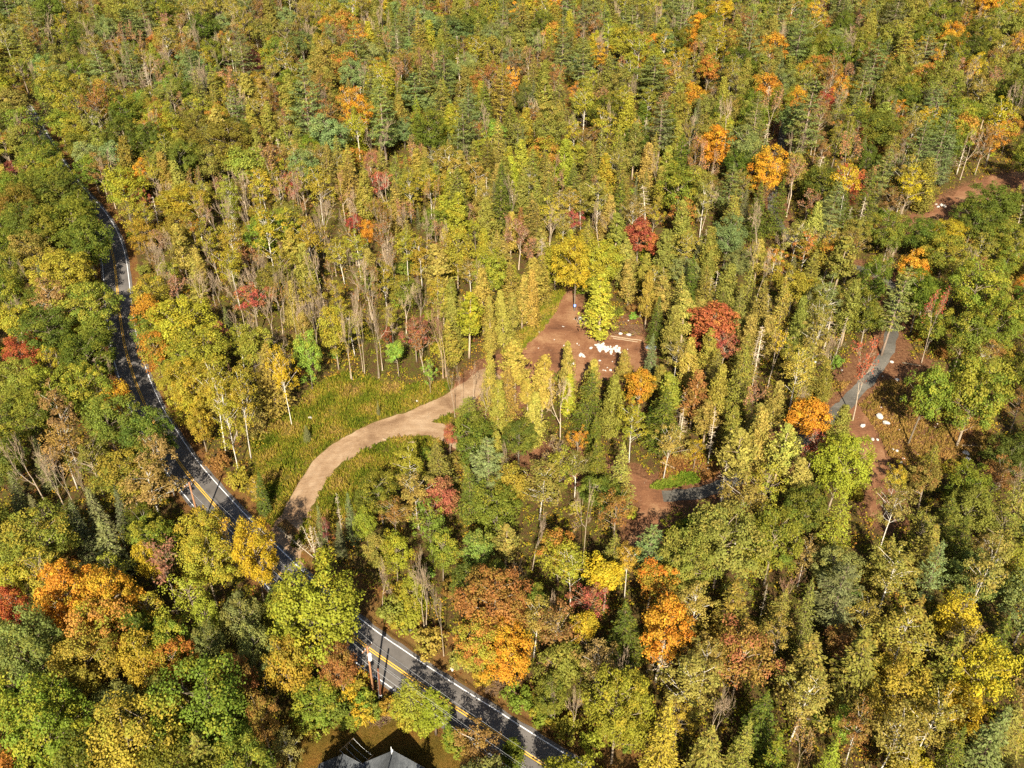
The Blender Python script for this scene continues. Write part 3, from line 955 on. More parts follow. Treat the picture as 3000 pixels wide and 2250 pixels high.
m_, M_, A_, O_, B_, C_, P_, H_, S_, N_, L_, D_, U_ = 'maple', 'maple_big', 'maple_open', 'oak', 'birch', 'cedar', 'pine', 'hemlock', 'spruce', 'bare', 'bare_leafy', 'dead', 'shrub'
HEROES = [
 # upper hillside
 (P_, 280, 140, 150, 100, 'pg'), (P_, 370, 25, 110, 90, 'gg'), (P_, 45, 95, 140, 110, 'ol'), (m_, 485, 228, 100, 75, 'lg'), (m_, 410, 262, 90, 58, 'lg'), (O_, 305, 48, 110, 58, 'pg'),
 (L_, 528, 40, 115, 58, 'ru'), (m_, 732, 150, 120, 66, 'mr'), (A_, 665, 218, 80, 30, 'rp'), (O_, 655, 40, 100, 85, 'pg'), (O_, 830, 25, 95, 70, 'pg'), (m_, 765, 55, 110, 76, 'ol'), (O_, 880, 95, 110, 80, 'bg'),
 (N_, 630, 135, 110, 62, 'tn'), (N_, 672, 112, 115, 50, 'tn'), (N_, 350, 190, 155, 62, 'tn'), (N_, 208, 150, 95, 34, 'tn'), (m_, 15, 210, 130, 90, 'go'), (m_, 362, 500, 120, 66, 'or'), (A_, 400, 470, 120, 46, 'or'),
 (A_, 880, 280, 100, 36, 'go'), (m_, 215, 345, 120, 86, 'go'), (m_, 55, 350, 120, 56, 'rp'), (N_, 30, 330, 200, 110, 'tn'), (N_, 95, 400, 150, 70, 'tn'), (m_, 30, 475, 100, 62, 'mr'), (M_, 350, 350, 160, 112, 'dg'),
 (O_, 430, 365, 150, 92, 'dg'), (O_, 565, 330, 150, 86, 'bo'), (M_, 670, 365, 160, 132, 'bo'), (S_, 497, 315, 75, 20, 'bl'), (S_, 468, 318, 65, 18, 'bl'), (S_, 612, 325, 80, 24, 'bl'), (S_, 857, 305, 85, 24, 'bl'),
 (S_, 820, 312, 75, 20, 'bl'), (S_, 920, 290, 110, 36, 'bl'), (P_, 198, 490, 120, 74, 'bl'), (P_, 120, 465, 120, 74, 'bl'), (M_, 190, 590, 170, 150, 'dg'), (M_, 30, 545, 170, 112, 'bo'), (M_, 250, 650, 170, 140, 'dg'),
 (M_, 110, 610, 170, 120, 'dg'), (N_, 800, 490, 180, 120, 'pk'), (N_, 870, 520, 170, 90, 'pk'), (N_, 925, 560, 170, 90, 'tn'), (N_, 640, 560, 180, 80, 'tn'), (N_, 580, 570, 170, 70, 'pk'), (O_, 775, 628, 130, 142, 'mg'),
 (m_, 405, 640, 130, 72, 'go'), (M_, 520, 545, 140, 132, 'yg'), (D_, 445, 580, 90, 40, 'tn'),
 (P_, 1212, 215, 140, 90, 'gg'), (P_, 1465, 195, 170, 96, 'og'), (P_, 1800, 165, 115, 96, 'gg'), (P_, 1918, 165, 165, 136, 'gg'), (P_, 1565, 15, 105, 60, 'og'), (P_, 1775, 5, 125, 52, 'gg'), (P_, 1835, 15, 105, 60, 'gg'),
 (P_, 1465, 50, 90, 42, 'dg'), (P_, 1910, 30, 95, 56, 'gg'), (P_, 1835, 120, 70, 56, 'pg'), (O_, 1325, 55, 110, 132, 'bg'), (O_, 1540, 245, 110, 56, 'bg'), (O_, 1285, 278, 105, 92, 'pg'), (O_, 1315, 180, 100, 72, 'pg'),
 (O_, 1122, 360, 100, 76, 'pg'), (O_, 1180, 350, 90, 60, 'pg'), (B_, 1695, 165, 100, 82, 'pg'), (O_, 1205, 110, 95, 66, 'pg'), (m_, 1440, 350, 90, 76, 'lg'), (m_, 1090, 445, 95, 60, 'pk'), (m_, 1030, 435, 100, 76, 'yo'),
 (m_, 1600, 400, 120, 92, 'yo'), (m_, 1665, 420, 110, 82, 'yg'), (m_, 1930, 100, 100, 76, 'or'), (m_, 1870, 135, 100, 46, 'or'), (A_, 1035, 10, 95, 46, 'yo'), (A_, 1093, 35, 85, 28, 'ye'), (m_, 1660, 120, 95, 66, 'ru'),
 (A_, 1585, 320, 80, 32, 'ro'), (m_, 1228, 330, 85, 62, 'ru'), (L_, 1203, 395, 90, 46, 'ru'), (L_, 1550, 140, 95, 76, 'pk'), (L_, 1258, 190, 85, 46, 'rp'), (H_, 1465, 530, 180, 112, 'dg'), (H_, 1430, 405, 160, 82, 'bo'),
 (C_, 1350, 500, 140, 72, 'yg'), (H_, 1820, 530, 160, 78, 'dg'), (C_, 1890, 300, 110, 56, 'dg'), (S_, 1556, 578, 100, 32, 'bl'), (S_, 1518, 398, 120, 26, 'bl'), (S_, 1484, 410, 85, 18, 'bl'), (S_, 1865, 520, 120, 30, 'bl'),
 (S_, 1222, 605, 70, 18, 'bl'), (D_, 1640, 560, 105, 46, 'tn'), (D_, 1666, 560, 95, 30, 'tn'), (D_, 1902, 545, 125, 60, 'tn'), (D_, 1438, 618, 70, 20, 'tn'), (A_, 1680, 610, 125, 62, 'rp'), (m_, 1880, 640, 150, 98, 're'),
 (m_, 1930, 690, 120, 72, 'ro'), (A_, 1033, 625, 90, 46, 'cr'), (m_, 1070, 650, 90, 50, 'or'), (C_, 1526, 610, 80, 24, 'ru'), (M_, 1692, 712, 205, 108, 'ye'), (M_, 1762, 715, 160, 124, 'yg'),
 (m_, 2050, 35, 95, 66, 'or'), (m_, 2130, 0, 95, 62, 'ye'), (A_, 2242, 42, 85, 44, 'ye'), (m_, 2395, 165, 110, 78, 'yo'), (m_, 2347, 252, 115, 64, 'or'), (m_, 2425, 258, 100, 50, 're'), (m_, 2537, 370, 100, 72, 'ro'),
 (m_, 2500, 485, 140, 78, 'ro'), (m_, 2030, 240, 110, 76, 'or'), (m_, 2660, 118, 90, 52, 'or'), (A_, 2715, 100, 95, 52, 'ye'), (m_, 2720, 190, 110, 92, 'yo'), (m_, 2970, 340, 115, 68, 'yo'), (M_, 2780, 655, 110, 98, 'ye'),
 (m_, 2125, 335, 120, 76, 'yg'), (L_, 2845, 345, 100, 46, 'mr'), (P_, 2600, 435, 170, 78, 'gg'), (P_, 2452, 530, 200, 88, 'gg'), (P_, 2462, 270, 125, 48, 'gg'), (P_, 2605, 115, 90, 58, 'gg'), (P_, 2835, 0, 100, 110, 'ol'),
 (P_, 2150, 480, 180, 96, 'gg'), (P_, 2100, 200, 85, 52, 'gg'), (P_, 2485, 0, 90, 62, 'gg'), (O_, 2460, 85, 95, 76, 'pg'), (O_, 2335, 100, 100, 82, 'pg'), (M_, 2860, 110, 130, 112, 'dg'), (M_, 2580, 330, 150, 140, 'dg'),
 (O_, 2550, 425, 120, 62, 'dg'), (S_, 2795, 395, 160, 46, 'bl'), (C_, 2735, 470, 160, 78, 'ol'), (D_, 2245, 365, 120, 40, 'tn'), (D_, 2652, 405, 80, 26, 'tn'), (N_, 2720, 410, 120, 82, 'tn'), (N_, 2393, 335, 100, 52, 'tn'),
 (M_, 2930, 545, 150, 132, 'dg'), (M_, 2870, 590, 150, 112, 'dg'), (M_, 2700, 640, 140, 104, 'dg'), (O_, 2140, 640, 150, 90, 'gg'), (B_, 2070, 540, 160, 60, 'og'),
 (M_, 150, 500, 170, 130, 'dg'), (M_, 95, 430, 160, 110, 'mg'), (m_, 55, 370, 150, 90, 'ol'), (M_, 60, 600, 170, 120, 'dg'), (M_, 128, 395, 150, 100, 'dg'), (m_, 172, 455, 140, 84, 'mg'), (m_, 78, 315, 150, 90, 'mg'), (m_, 212, 505, 110, 76, 'ol'), (m_, 40, 250, 140, 90, 'ol'), (m_, 205, 560, 110, 80, 'mg'), (m_, 10, 300, 140, 90, 'ol'),
 (m_, 118, 330, 130, 84, 'mg'), (m_, 165, 400, 130, 88, 'dg'), (m_, 215, 468, 120, 84, 'mg'), (m_, 262, 560, 120, 84, 'dg'), (m_, 300, 690, 120, 84, 'mg'),
 # west of the road and the strip beside it
 (M_, 170, 740, 180, 152, 'yg'), (M_, 245, 830, 170, 150, 'mg'), (m_, 300, 925, 130, 100, 'mg'), (m_, 392, 955, 120, 80, 'mg'), (m_, 440, 985, 150, 104, 'ow'), (m_, 462, 1080, 130, 84, 'yg'), (m_, 512, 1150, 130, 84, 'yg'), (m_, 560, 1210, 130, 80, 'go'), (U_, 620, 1330, 60, 60, 'ru'), (U_, 660, 1390, 60, 60, 'go'), (m_, 15, 740, 160, 66, 'mg'), (m_, 15, 900, 150, 92, 'yg'), (M_, 120, 915, 160, 142, 'dg'), (m_, 45, 985, 130, 98, 'ro'), (M_, 235, 990, 170, 150, 'dg'),
 (M_, 30, 1060, 170, 122, 'ol'), (M_, 230, 1075, 200, 132, 'mg'), (m_, 100, 1080, 170, 102, 'yg'), (M_, 50, 1145, 180, 152, 'dg'), (B_, 140, 1125, 240, 74, 'tn'), (m_, 356, 1108, 130, 100, 'or'), (M_, 428, 1198, 200, 150, 'dg'),
 (M_, 290, 1180, 200, 142, 'mg'), (B_, 460, 1272, 185, 92, 'tn'), (N_, 60, 1270, 245, 110, 'tn'), (N_, 115, 1285, 240, 90, 'tn'), (N_, 155, 1300, 230, 80, 'tn'), (N_, 205, 1320, 220, 80, 'tn'), (S_, 262, 1430, 160, 78, 'bl'),
 (S_, 335, 1440, 150, 66, 'bl'), (M_, 520, 885, 190, 190, 'yg'), (m_, 425, 868, 150, 104, 'or'), (m_, 365, 930, 120, 66, 'mg'), (M_, 600, 985, 200, 162, 'yg'), (m_, 720, 960, 190, 104, 'go'), (M_, 545, 1065, 190, 130, 'yg'),
 (B_, 600, 1060, 310, 112, 'go'), (B_, 680, 1085, 290, 92, 'go'), (B_, 640, 1120, 270, 80, 'yg'), (N_, 645, 1050, 240, 60, 'pk'), (B_, 815, 1020, 235, 68, 'ye'), (m_, 890, 975, 170, 78, 'lg'), (N_, 770, 830, 200, 92, 'tn'),
 (N_, 625, 780, 150, 80, 'tn'), (N_, 680, 775, 190, 84, 'tn'), (N_, 475, 780, 130, 74, 'tn'), (N_, 372, 830, 90, 56, 'tn'), (N_, 950, 830, 210, 70, 'tn'), (N_, 840, 800, 200, 80, 'tn'), (N_, 905, 850, 210, 70, 'tn'),
 (M_, 85, 1510, 210, 182, 'mg'), (S_, 290, 1530, 170, 112, 'bl'), (S_, 200, 1480, 170, 80, 'bl'), (M_, 178, 1665, 220, 152, 'or'), (M_, 290, 1675, 220, 152, 'or'), (M_, 265, 1775, 220, 182, 'yo'), (m_, 15, 1715, 170, 92, 'ro'),
 (L_, 460, 1605, 200, 152, 'pk'), (m_, 415, 1590, 170, 66, 'ye'), (M_, 580, 1575, 210, 150, 'yg'), (M_, 722, 1545, 245, 128, 'ye'), (L_, 655, 1515, 180, 108, 'or'), (O_, 700, 1745, 200, 112, 'gg'), (O_, 735, 1840, 190, 112, 'gg'),
 (m_, 370, 1790, 180, 88, 'dg'), (m_, 470, 1810, 200, 112, 'mg'), (m_, 590, 1765, 170, 78, 'yg'), (O_, 595, 1835, 180, 92, 'gg'), (m_, 490, 1885, 190, 112, 'yo'), (m_, 385, 1870, 200, 122, 'go'), (M_, 215, 1860, 220, 162, 'go'),
 (M_, 55, 1790, 270, 182, 'gg'), (N_, 50, 1930, 180, 92, 'tn'), (M_, 80, 2020, 270, 222, 'mg'), (M_, 610, 1985, 290, 250, 'mg'), (m_, 665, 1930, 230, 108, 'ru'), (m_, 750, 2040, 200, 92, 'ru'), (M_, 330, 2090, 270, 250, 'go'),
 (H_, 570, 2140, 260, 190, 'ol'), (M_, 915, 1690, 290, 265, 'yg'), (m_, 985, 1885, 190, 92, 'ru'), (m_, 835, 1880, 230, 116, 'go'), (m_, 925, 1995, 120, 150, 'mg'), (B_, 825, 2150, 140, 78, 'tn'), (m_, 1015, 1760, 170, 60, 'go'),
 (m_, 430, 2000, 220, 130, 'dg'), (M_, 470, 2200, 260, 200, 'dg'), (M_, 200, 2210, 260, 200, 'dg'), (M_, 720, 2210, 240, 160, 'mg'),
 # between the road and the clearing
 (C_, 1768, 818, 198, 92, 'yg'), (C_, 1560, 800, 165, 52, 'og'), (C_, 1530, 812, 155, 46, 'og'), (C_, 1475, 850, 175, 54, 'og'), (C_, 1435, 880, 170, 50, 'og'), (N_, 1290, 868, 262, 92, 'mr'), (N_, 1040, 860, 240, 60, 'tn'),
 (N_, 1003, 885, 235, 60, 'tn'), (N_, 1085, 870, 280, 56, 'tn'), (N_, 1225, 790, 130, 44, 'tn'), (A_, 1130, 955, 95, 28, 're'), (A_, 1235, 925, 110, 34, 'mr'), (m_, 1160, 1000, 105, 54, 'lg'), (A_, 1255, 1060, 100, 40, 'lg'),
 (N_, 1325, 1035, 195, 58, 'tn'), (N_, 1350, 1050, 160, 46, 'tn'), (N_, 1385, 1060, 130, 46, 'tn'), (N_, 1420, 1128, 120, 78, 'tn'), (C_, 1510, 1010, 225, 86, 'og'), (C_, 1432, 1040, 180, 52, 'og'), (C_, 1590, 1050, 205, 72, 'og'),
 (C_, 1665, 1010, 190, 54, 'og'), (C_, 1737, 1058, 145, 58, 'og'), (C_, 1800, 1105, 185, 72, 'ol'), (C_, 1560, 1160, 160, 78, 'og'), (C_, 1837, 1030, 100, 46, 'og'), (D_, 1678, 1085, 70, 24, 'tn'), (N_, 1650, 1118, 215, 112, 'tn'),
 (P_, 1370, 1165, 95, 88, 'ol'), (m_, 1882, 1080, 145, 88, 'or'), (A_, 1697, 1255, 90, 52, 'or'), (m_, 1315, 1245, 70, 52, 'rp'), (O_, 1390, 1240, 150, 132, 'dg'), (O_, 1520, 1240, 130, 104, 'dg'), (P_, 1427, 1285, 215, 120, 'pg'),
 (H_, 1375, 1370, 170, 92, 'dg'), (N_, 1415, 1370, 150, 62, 'tn'), (m_, 1500, 1365, 160, 98, 'go'), (B_, 1190, 1310, 150, 90, 'yg'), (B_, 1215, 1395, 160, 112, 'og'), (m_, 1292, 1410, 140, 104, 'rp'), (H_, 1745, 1215, 130, 62, 'dg'),
 (H_, 1755, 1290, 130, 92, 'dg'), (O_, 1765, 1395, 130, 122, 'dg'), (B_, 1690, 1330, 130, 84, 'ol'), (B_, 1860, 1180, 180, 74, 'yg'), (H_, 1930, 870, 150, 60, 'dg'), (C_, 1975, 900, 170, 60, 'og'), (C_, 1905, 800, 170, 50, 'og'),
 (S_, 1018, 1445, 150, 50, 'bl'), (S_, 925, 1480, 130, 34, 'bl'), (S_, 985, 1530, 110, 44, 'bl'), (D_, 982, 1440, 150, 24, 'tn'), (m_, 1065, 1490, 130, 70, 'yg'), (m_, 1100, 1560, 140, 80, 'ol'), (A_, 950, 1520, 100, 26, 'mr'),
 (S_, 752, 1385, 130, 50, 'dg'), (B_, 735, 1400, 110, 50, 'go'), (S_, 893, 1245, 50, 26, 'bl'), (S_, 1105, 1175, 22, 14, 'bl'), (U_, 985, 1330, 0, 0, 'mg'),
 (O_, 2560, 865, 160, 92, 'dg'), (m_, 2600, 905, 110, 60, 'mg'),
 (U_, 1040, 1975, 60, 66, 'ow'), (U_, 1066, 2018, 60, 70, 'mg'), (U_, 1088, 2052, 46, 62, 'mg'), (U_, 1012, 2000, 70, 84, 'ye'), (U_, 982, 2050, 60, 84, 'mg'), (U_, 1140, 2050, 46, 50, 'go'), (U_, 1052, 2066, 46, 60, 'ye'), (U_, 930, 2080, 50, 80, 'mg'), (U_, 1020, 2084, 40, 70, 'mg'), (U_, 1180, 2085, 50, 60, 'yg'), (U_, 1240, 2105, 50, 60, 'yg'), (U_, 1010, 1940, 60, 70, 'ru'), (U_, 890, 2090, 50, 70, 'go'), (U_, 1350, 2150, 50, 60, 'mg'),
 (U_, 1500, 2060, 46, 80, 'mg'), (U_, 1560, 2095, 60, 90, 'mg'), (U_, 1650, 2120, 60, 80, 'yg'), (U_, 1720, 2180, 60, 70, 'yg'), (U_, 1330, 1930, 50, 70, 'og'), (U_, 1260, 1850, 60, 80, 'og'), (U_, 1190, 1790, 60, 80, 'yg'), (U_, 1140, 1760, 60, 80, 'ol'), (U_, 1400, 1990, 40, 60, 'go'), (U_, 1210, 1740, 60, 70, 'yg'),
 # right hand woods
 (m_, 2097, 888, 180, 140, 'ro'), (A_, 2130, 970, 140, 74, 'rp'), (H_, 2030, 750, 180, 62, 'dg'), (H_, 2310, 810, 200, 82, 'ol'), (H_, 2180, 850, 190, 78, 'ol'), (B_, 2435, 810, 205, 76, 'gg'), (C_, 2510, 825, 215, 62, 'ol'),
 (P_, 2655, 780, 270, 98, 'gg'), (D_, 2475, 930, 125, 24, 'tn'), (L_, 2765, 855, 215, 66, 're'), (L_, 2562, 1000, 275, 92, 'ro'), (L_, 2283, 958, 185, 84, 'ye'), (m_, 2380, 1170, 160, 118, 'or'), (L_, 2390, 1255, 160, 74, 're'),
 (m_, 2738, 1060, 248, 104, 'mg'), (M_, 2895, 1050, 300, 190, 'mg'), (M_, 2480, 1290, 210, 146, 'yg'), (m_, 2735, 1365, 140, 100, 'ru'), (H_, 2745, 1305, 120, 96, 'ol'), (B_, 2640, 1365, 150, 62, 'yg'), (A_, 2045, 1285, 75, 46, 'ye'),
 (D_, 2133, 1355, 135, 50, 'tn'), (D_, 2220, 970, 130, 26, 'tn'), (D_, 2100, 1200, 170, 34, 'tn'), (D_, 2145, 815, 80, 30, 'tn'), (C_, 2170, 1260, 210, 92, 'og'), (C_, 2245, 1210, 210, 82, 'og'), (C_, 2300, 1250, 220, 82, 'og'),
 (C_, 2045, 1090, 170, 72, 'ru'), (C_, 2115, 1075, 170, 60, 'og'), (C_, 2470, 1200, 140, 76, 'ol'), (M_, 2880, 780, 210, 162, 'mg'), (M_, 2955, 880, 190, 132, 'mg'), (O_, 2580, 755, 170, 82, 'dg'), (m_, 2845, 930, 170, 104, 'mg'),
 (m_, 2695, 735, 140, 80, 'or'), (L_, 2980, 880, 170, 54, 'pk'), (m_, 2440, 700, 150, 90, 'ow'), (C_, 2030, 1000, 160, 60, 'og'), (C_, 2355, 880, 190, 60, 'ol'),
 # foot of the hill
 (P_, 1195, 1990, 125, 104, 'yg'), (P_, 1268, 2030, 125, 104, 'yg'), ('arbor', 1315, 2125, 80, 42, 'mg'), (B_, 1395, 2140, 150, 120, 'tn'), ('arbor', 1500, 2172, 90, 62, 'dg'),
 (N_, 1560, 1500, 185, 84, 'tn'), (N_, 1225, 1590, 285, 130, 'tn'), (N_, 1285, 1690, 240, 74, 'tn'), (N_, 1095, 1630, 190, 70, 'tn'), (N_, 1510, 1650, 120, 60, 'tn'), (N_, 1645, 1730, 165, 88, 'tn'), (L_, 1590, 1920, 130, 64, 'tn'),
 (N_, 1630, 1985, 160, 56, 'tn'), (N_, 1690, 2000, 175, 66, 'tn'), (M_, 1440, 1690, 220, 180, 'ru'), (M_, 1490, 1850, 170, 150, 'or'), (M_, 1410, 1820, 180, 150, 'yo'), (O_, 1360, 1655, 150, 92, 'dg'), (O_, 1445, 1650, 150, 92, 'dg'),
 (m_, 1575, 1715, 140, 64, 'mg'), (m_, 1780, 1650, 150, 112, 'ye'), (B_, 1845, 1605, 150, 68, 'go'), (P_, 1905, 1540, 190, 98, 'pg'), (H_, 1840, 1765, 190, 142, 'dg'), (m_, 1968, 1770, 225, 140, 'or'), (m_, 1730, 1800, 150, 84, 'ye'),
 (B_, 1755, 1900, 190, 112, 'tn'), (m_, 1660, 1890, 170, 130, 'ol'), (O_, 1600, 2020, 150, 92, 'dg'), (M_, 1790, 2050, 250, 172, 'yg'), (H_, 1880, 1960, 200, 142, 'yg'), (H_, 1950, 2090, 250, 132, 'go'), (D_, 1940, 1860, 140, 70, 'tn'),
 (M_, 2130, 1510, 220, 220, 'ol'), (M_, 2030, 1570, 200, 150, 'ol'), (M_, 2285, 1510, 210, 146, 'mg'), (N_, 2318, 1640, 170, 112, 'mr'), (H_, 2160, 1720, 190, 152, 'ol'), (H_, 2395, 1700, 210, 92, 'ol'), (D_, 2248, 1720, 110, 26, 'tn'),
 (P_, 2480, 1650, 220, 142, 'bl'), (B_, 2635, 1615, 190, 122, 'og'), (P_, 2770, 1590, 200, 74, 'pg'), (B_, 2930, 1585, 270, 112, 'og'), (m_, 2820, 1770, 140, 132, 'ye'), (m_, 2925, 1890, 220, 142, 'ye'), (m_, 2840, 2030, 150, 104, 'ye'),
 (B_, 2680, 1785, 210, 172, 'og'), (H_, 2550, 1850, 240, 172, 'ol'), (H_, 2810, 1850, 210, 112, 'ol'), (m_, 2480, 1840, 130, 84, 'ru'), (m_, 2190, 1840, 200, 152, 'pm'), (H_, 2390, 1870, 200, 152, 'ol'), (B_, 2370, 1985, 190, 152, 'og'),
 (H_, 2245, 2030, 200, 142, 'dg'), (H_, 2085, 2110, 230, 172, 'ol'), (H_, 2180, 2110, 220, 112, 'ol'), (H_, 2285, 2150, 200, 104, 'mg'), (L_, 2380, 2115, 180, 84, 'tn'), (N_, 2120, 2000, 180, 102, 'tn'), (H_, 2460, 2155, 180, 102, 'yg'),
 (m_, 2480, 2080, 130, 66, 'lg'), (B_, 2540, 2070, 190, 92, 'ru'), (B_, 2640, 2090, 230, 152, 'og'), (B_, 2760, 2040, 230, 142, 'og'), (m_, 2690, 2215, 150, 122, 'ye'), (H_, 2830, 2120, 220, 112, 'dg'), (H_, 2950, 2080, 260, 152, 'gg'),
 (m_, 1150, 1560, 150, 80, 'yg'), (m_, 1290, 1560, 150, 90, 'mg'), (m_, 1400, 1560, 150, 90, 'lg'), (m_, 1640, 1560, 150, 100, 'yo'), (m_, 1210, 1680, 150, 70, 'go'),
]
for hrow in HEROES:
    if hrow[4] == 0: continue
    hero(*hrow[:6])

# dead stems leaning out over the mouth of the dirt track
for bx, by, h, w, ry in ((921, 1634, 9.5, 1.8, -.62), (932, 1640, 8.5, 1.6, -.22), (926, 1645, 9.0, 1.4, .02), (948, 1632, 7.5, 1.4, -.14)):
    q = unproj(bx, by)
    trees.append(dict(kind=D_, x=q[0], y=q[1], h=h, w=w, col='tn', label=None, hero=True, lean=(0, ry, 0)))

# ------------------------------------------------------------------ what grows where between those trees
PAL = {
 'up_left': [(m_, 'ol', 4), (m_, 'mg', 4), (O_, 'pg', 2), (O_, 'dg', 3), (m_, 'yg', 3), (m_, 'yo', 1.6), (A_, 'ru', 2), (A_, 'go', 1.5), (P_, 'gg', 1.6), (C_, 'ol', 4), (C_, 'og', 2), (S_, 'bl', 1.2), (N_, 'tn', 2.4), (L_, 'pk', 1.5), (B_, 'og', 3), (H_, 'dg', 1), (D_, 'tn', .5)],
 'up_mid': [(m_, 'ol', 3), (m_, 'yg', 3), (O_, 'pg', 3), (O_, 'dg', 1.5), (m_, 'yo', 1.5), (A_, 'ru', 1.5), (A_, 'or', 1), (P_, 'gg', 3), (C_, 'ol', 6), (C_, 'yg', 4), (S_, 'bl', 1), (N_, 'tn', 2), (L_, 'pk', 1.5), (B_, 'yg', 3), (H_, 'ol', 1.5), (D_, 'tn', .6)],
 'up_right': [(m_, 'mg', 4), (m_, 'ol', 4), (O_, 'dg', 4), (O_, 'gg', 2), (m_, 'or', 2), (m_, 'yo', 2.5), (A_, 'ru', 2.5), (A_, 'ye', 1), (P_, 'gg', 2.5), (C_, 'ol', 3), (S_, 'bl', 1.5), (N_, 'tn', 2), (L_, 'pk', 1.8), (B_, 'og', 3), (H_, 'dg', 2), (D_, 'tn', .8)],
 'cedars': [(C_, 'og', 7), (C_, 'ol', 6), (C_, 'yg', 4), (H_, 'ol', 2), (H_, 'dg', 1), (S_, 'bl', .3), (m_, 'yg', 1.2), (A_, 'or', .8), (N_, 'tn', 1.6), (L_, 'pk', 1), (B_, 'og', 2), (D_, 'tn', 1)],
 'grey_belt': [(N_, 'tn', 6), (L_, 'pk', 3), (L_, 'ru', 1.5), (m_, 'yg', 3), (A_, 'go', 2), (B_, 'yg', 4), (C_, 'og', 3), (A_, 'rp', .6), (m_, 'mg', 2), (S_, 'bl', .1), (m_, 'ow', 1.5), (O_, 'ol', 1)],
 'west': [(M_, 'mg', 4), (M_, 'dg', 4), (m_, 'yg', 3), (m_, 'ol', 3), (m_, 'ow', 1.5), (N_, 'tn', 1), (S_, 'bl', 1), (B_, 'tn', 1.5), (m_, 'or', .5)],
 'house': [(M_, 'mg', 3), (M_, 'dg', 3), (m_, 'yg', 3), (m_, 'go', 2), (O_, 'gg', 2.5), (m_, 'yo', 1), (m_, 'ru', 1), (H_, 'ol', 1)],
 'road_wood': [(m_, 'yg', 4), (m_, 'mg', 2), (m_, 'go', 2), (m_, 'ow', 2), (B_, 'og', 4), (B_, 'yg', 3), (O_, 'dg', 2.5), (C_, 'ol', 2), (N_, 'tn', 2), (L_, 'tn', 1.5), (m_, 'ru', 1.2), (H_, 'ol', 1.5), (A_, 'rp', .5)],
 'right_mid': [(C_, 'og', 5), (C_, 'ol', 6), (H_, 'dg', 2), (H_, 'ol', 3), (m_, 'yg', 1.5), (B_, 'og', 2.5), (D_, 'tn', 1.5), (N_, 'tn', 1), (L_, 'pk', .8), (S_, 'bl', .4), (A_, 'yo', .8), (O_, 'gg', 1)],
 'right': [(M_, 'mg', 3), (O_, 'dg', 3), (m_, 'mg', 3), (m_, 'ol', 2), (m_, 'ow', 1), (N_, 'tn', 1), (H_, 'dg', 1), (A_, 'ru', 1.2), (B_, 'og', 1)],
 'foot_right': [(H_, 'ol', 5), (H_, 'dg', 2), (H_, 'yg', 2), (B_, 'og', 3), (B_, 'tn', 1.5), (m_, 'ol', 2), (O_, 'gg', 2.5), (O_, 'dg', 1), (m_, 'go', 1), (L_, 'tn', 1), (P_, 'pg', 1)],
}
SIZE = {m_: (6.0, 9.5, 1.75), M_: (9, 13, 1.35), A_: (4.2, 7.0, 2.2), O_: (7, 10.5, 1.5), B_: (5.2, 8.0, 2.1), C_: (3.6, 6.2, 2.7), P_: (7, 10.5, 2.3), H_: (6, 9.5, 2.0), S_: (3.2, 4.8, 2.8), N_: (5, 8, 2.2), L_: (5, 7.5, 2.2), D_: (2, 3.6, 3.4), U_: (2, 4, 1)}

def zone(px, py, side):
    if side < 0:
        return 'house' if (py > 1620 or px > 480) else ('west' if py > 560 else 'up_left')
    if py > 1480:
        return 'foot_right' if px > 1980 + (1700 - py) * .3 else 'road_wood'
    if py > 620 and px > 2480: return 'right'
    if py > 600 and px > 1830: return 'right_mid'
    if py > 1180: return 'road_wood' if px < 1700 else 'right_mid'
    if px < 1290 and py > 520: return 'grey_belt'
    if py > 430 and 950 < px < 1950: return 'cedars'
    return 'up_left' if px < 950 else ('up_mid' if px < 1950 else 'up_right')

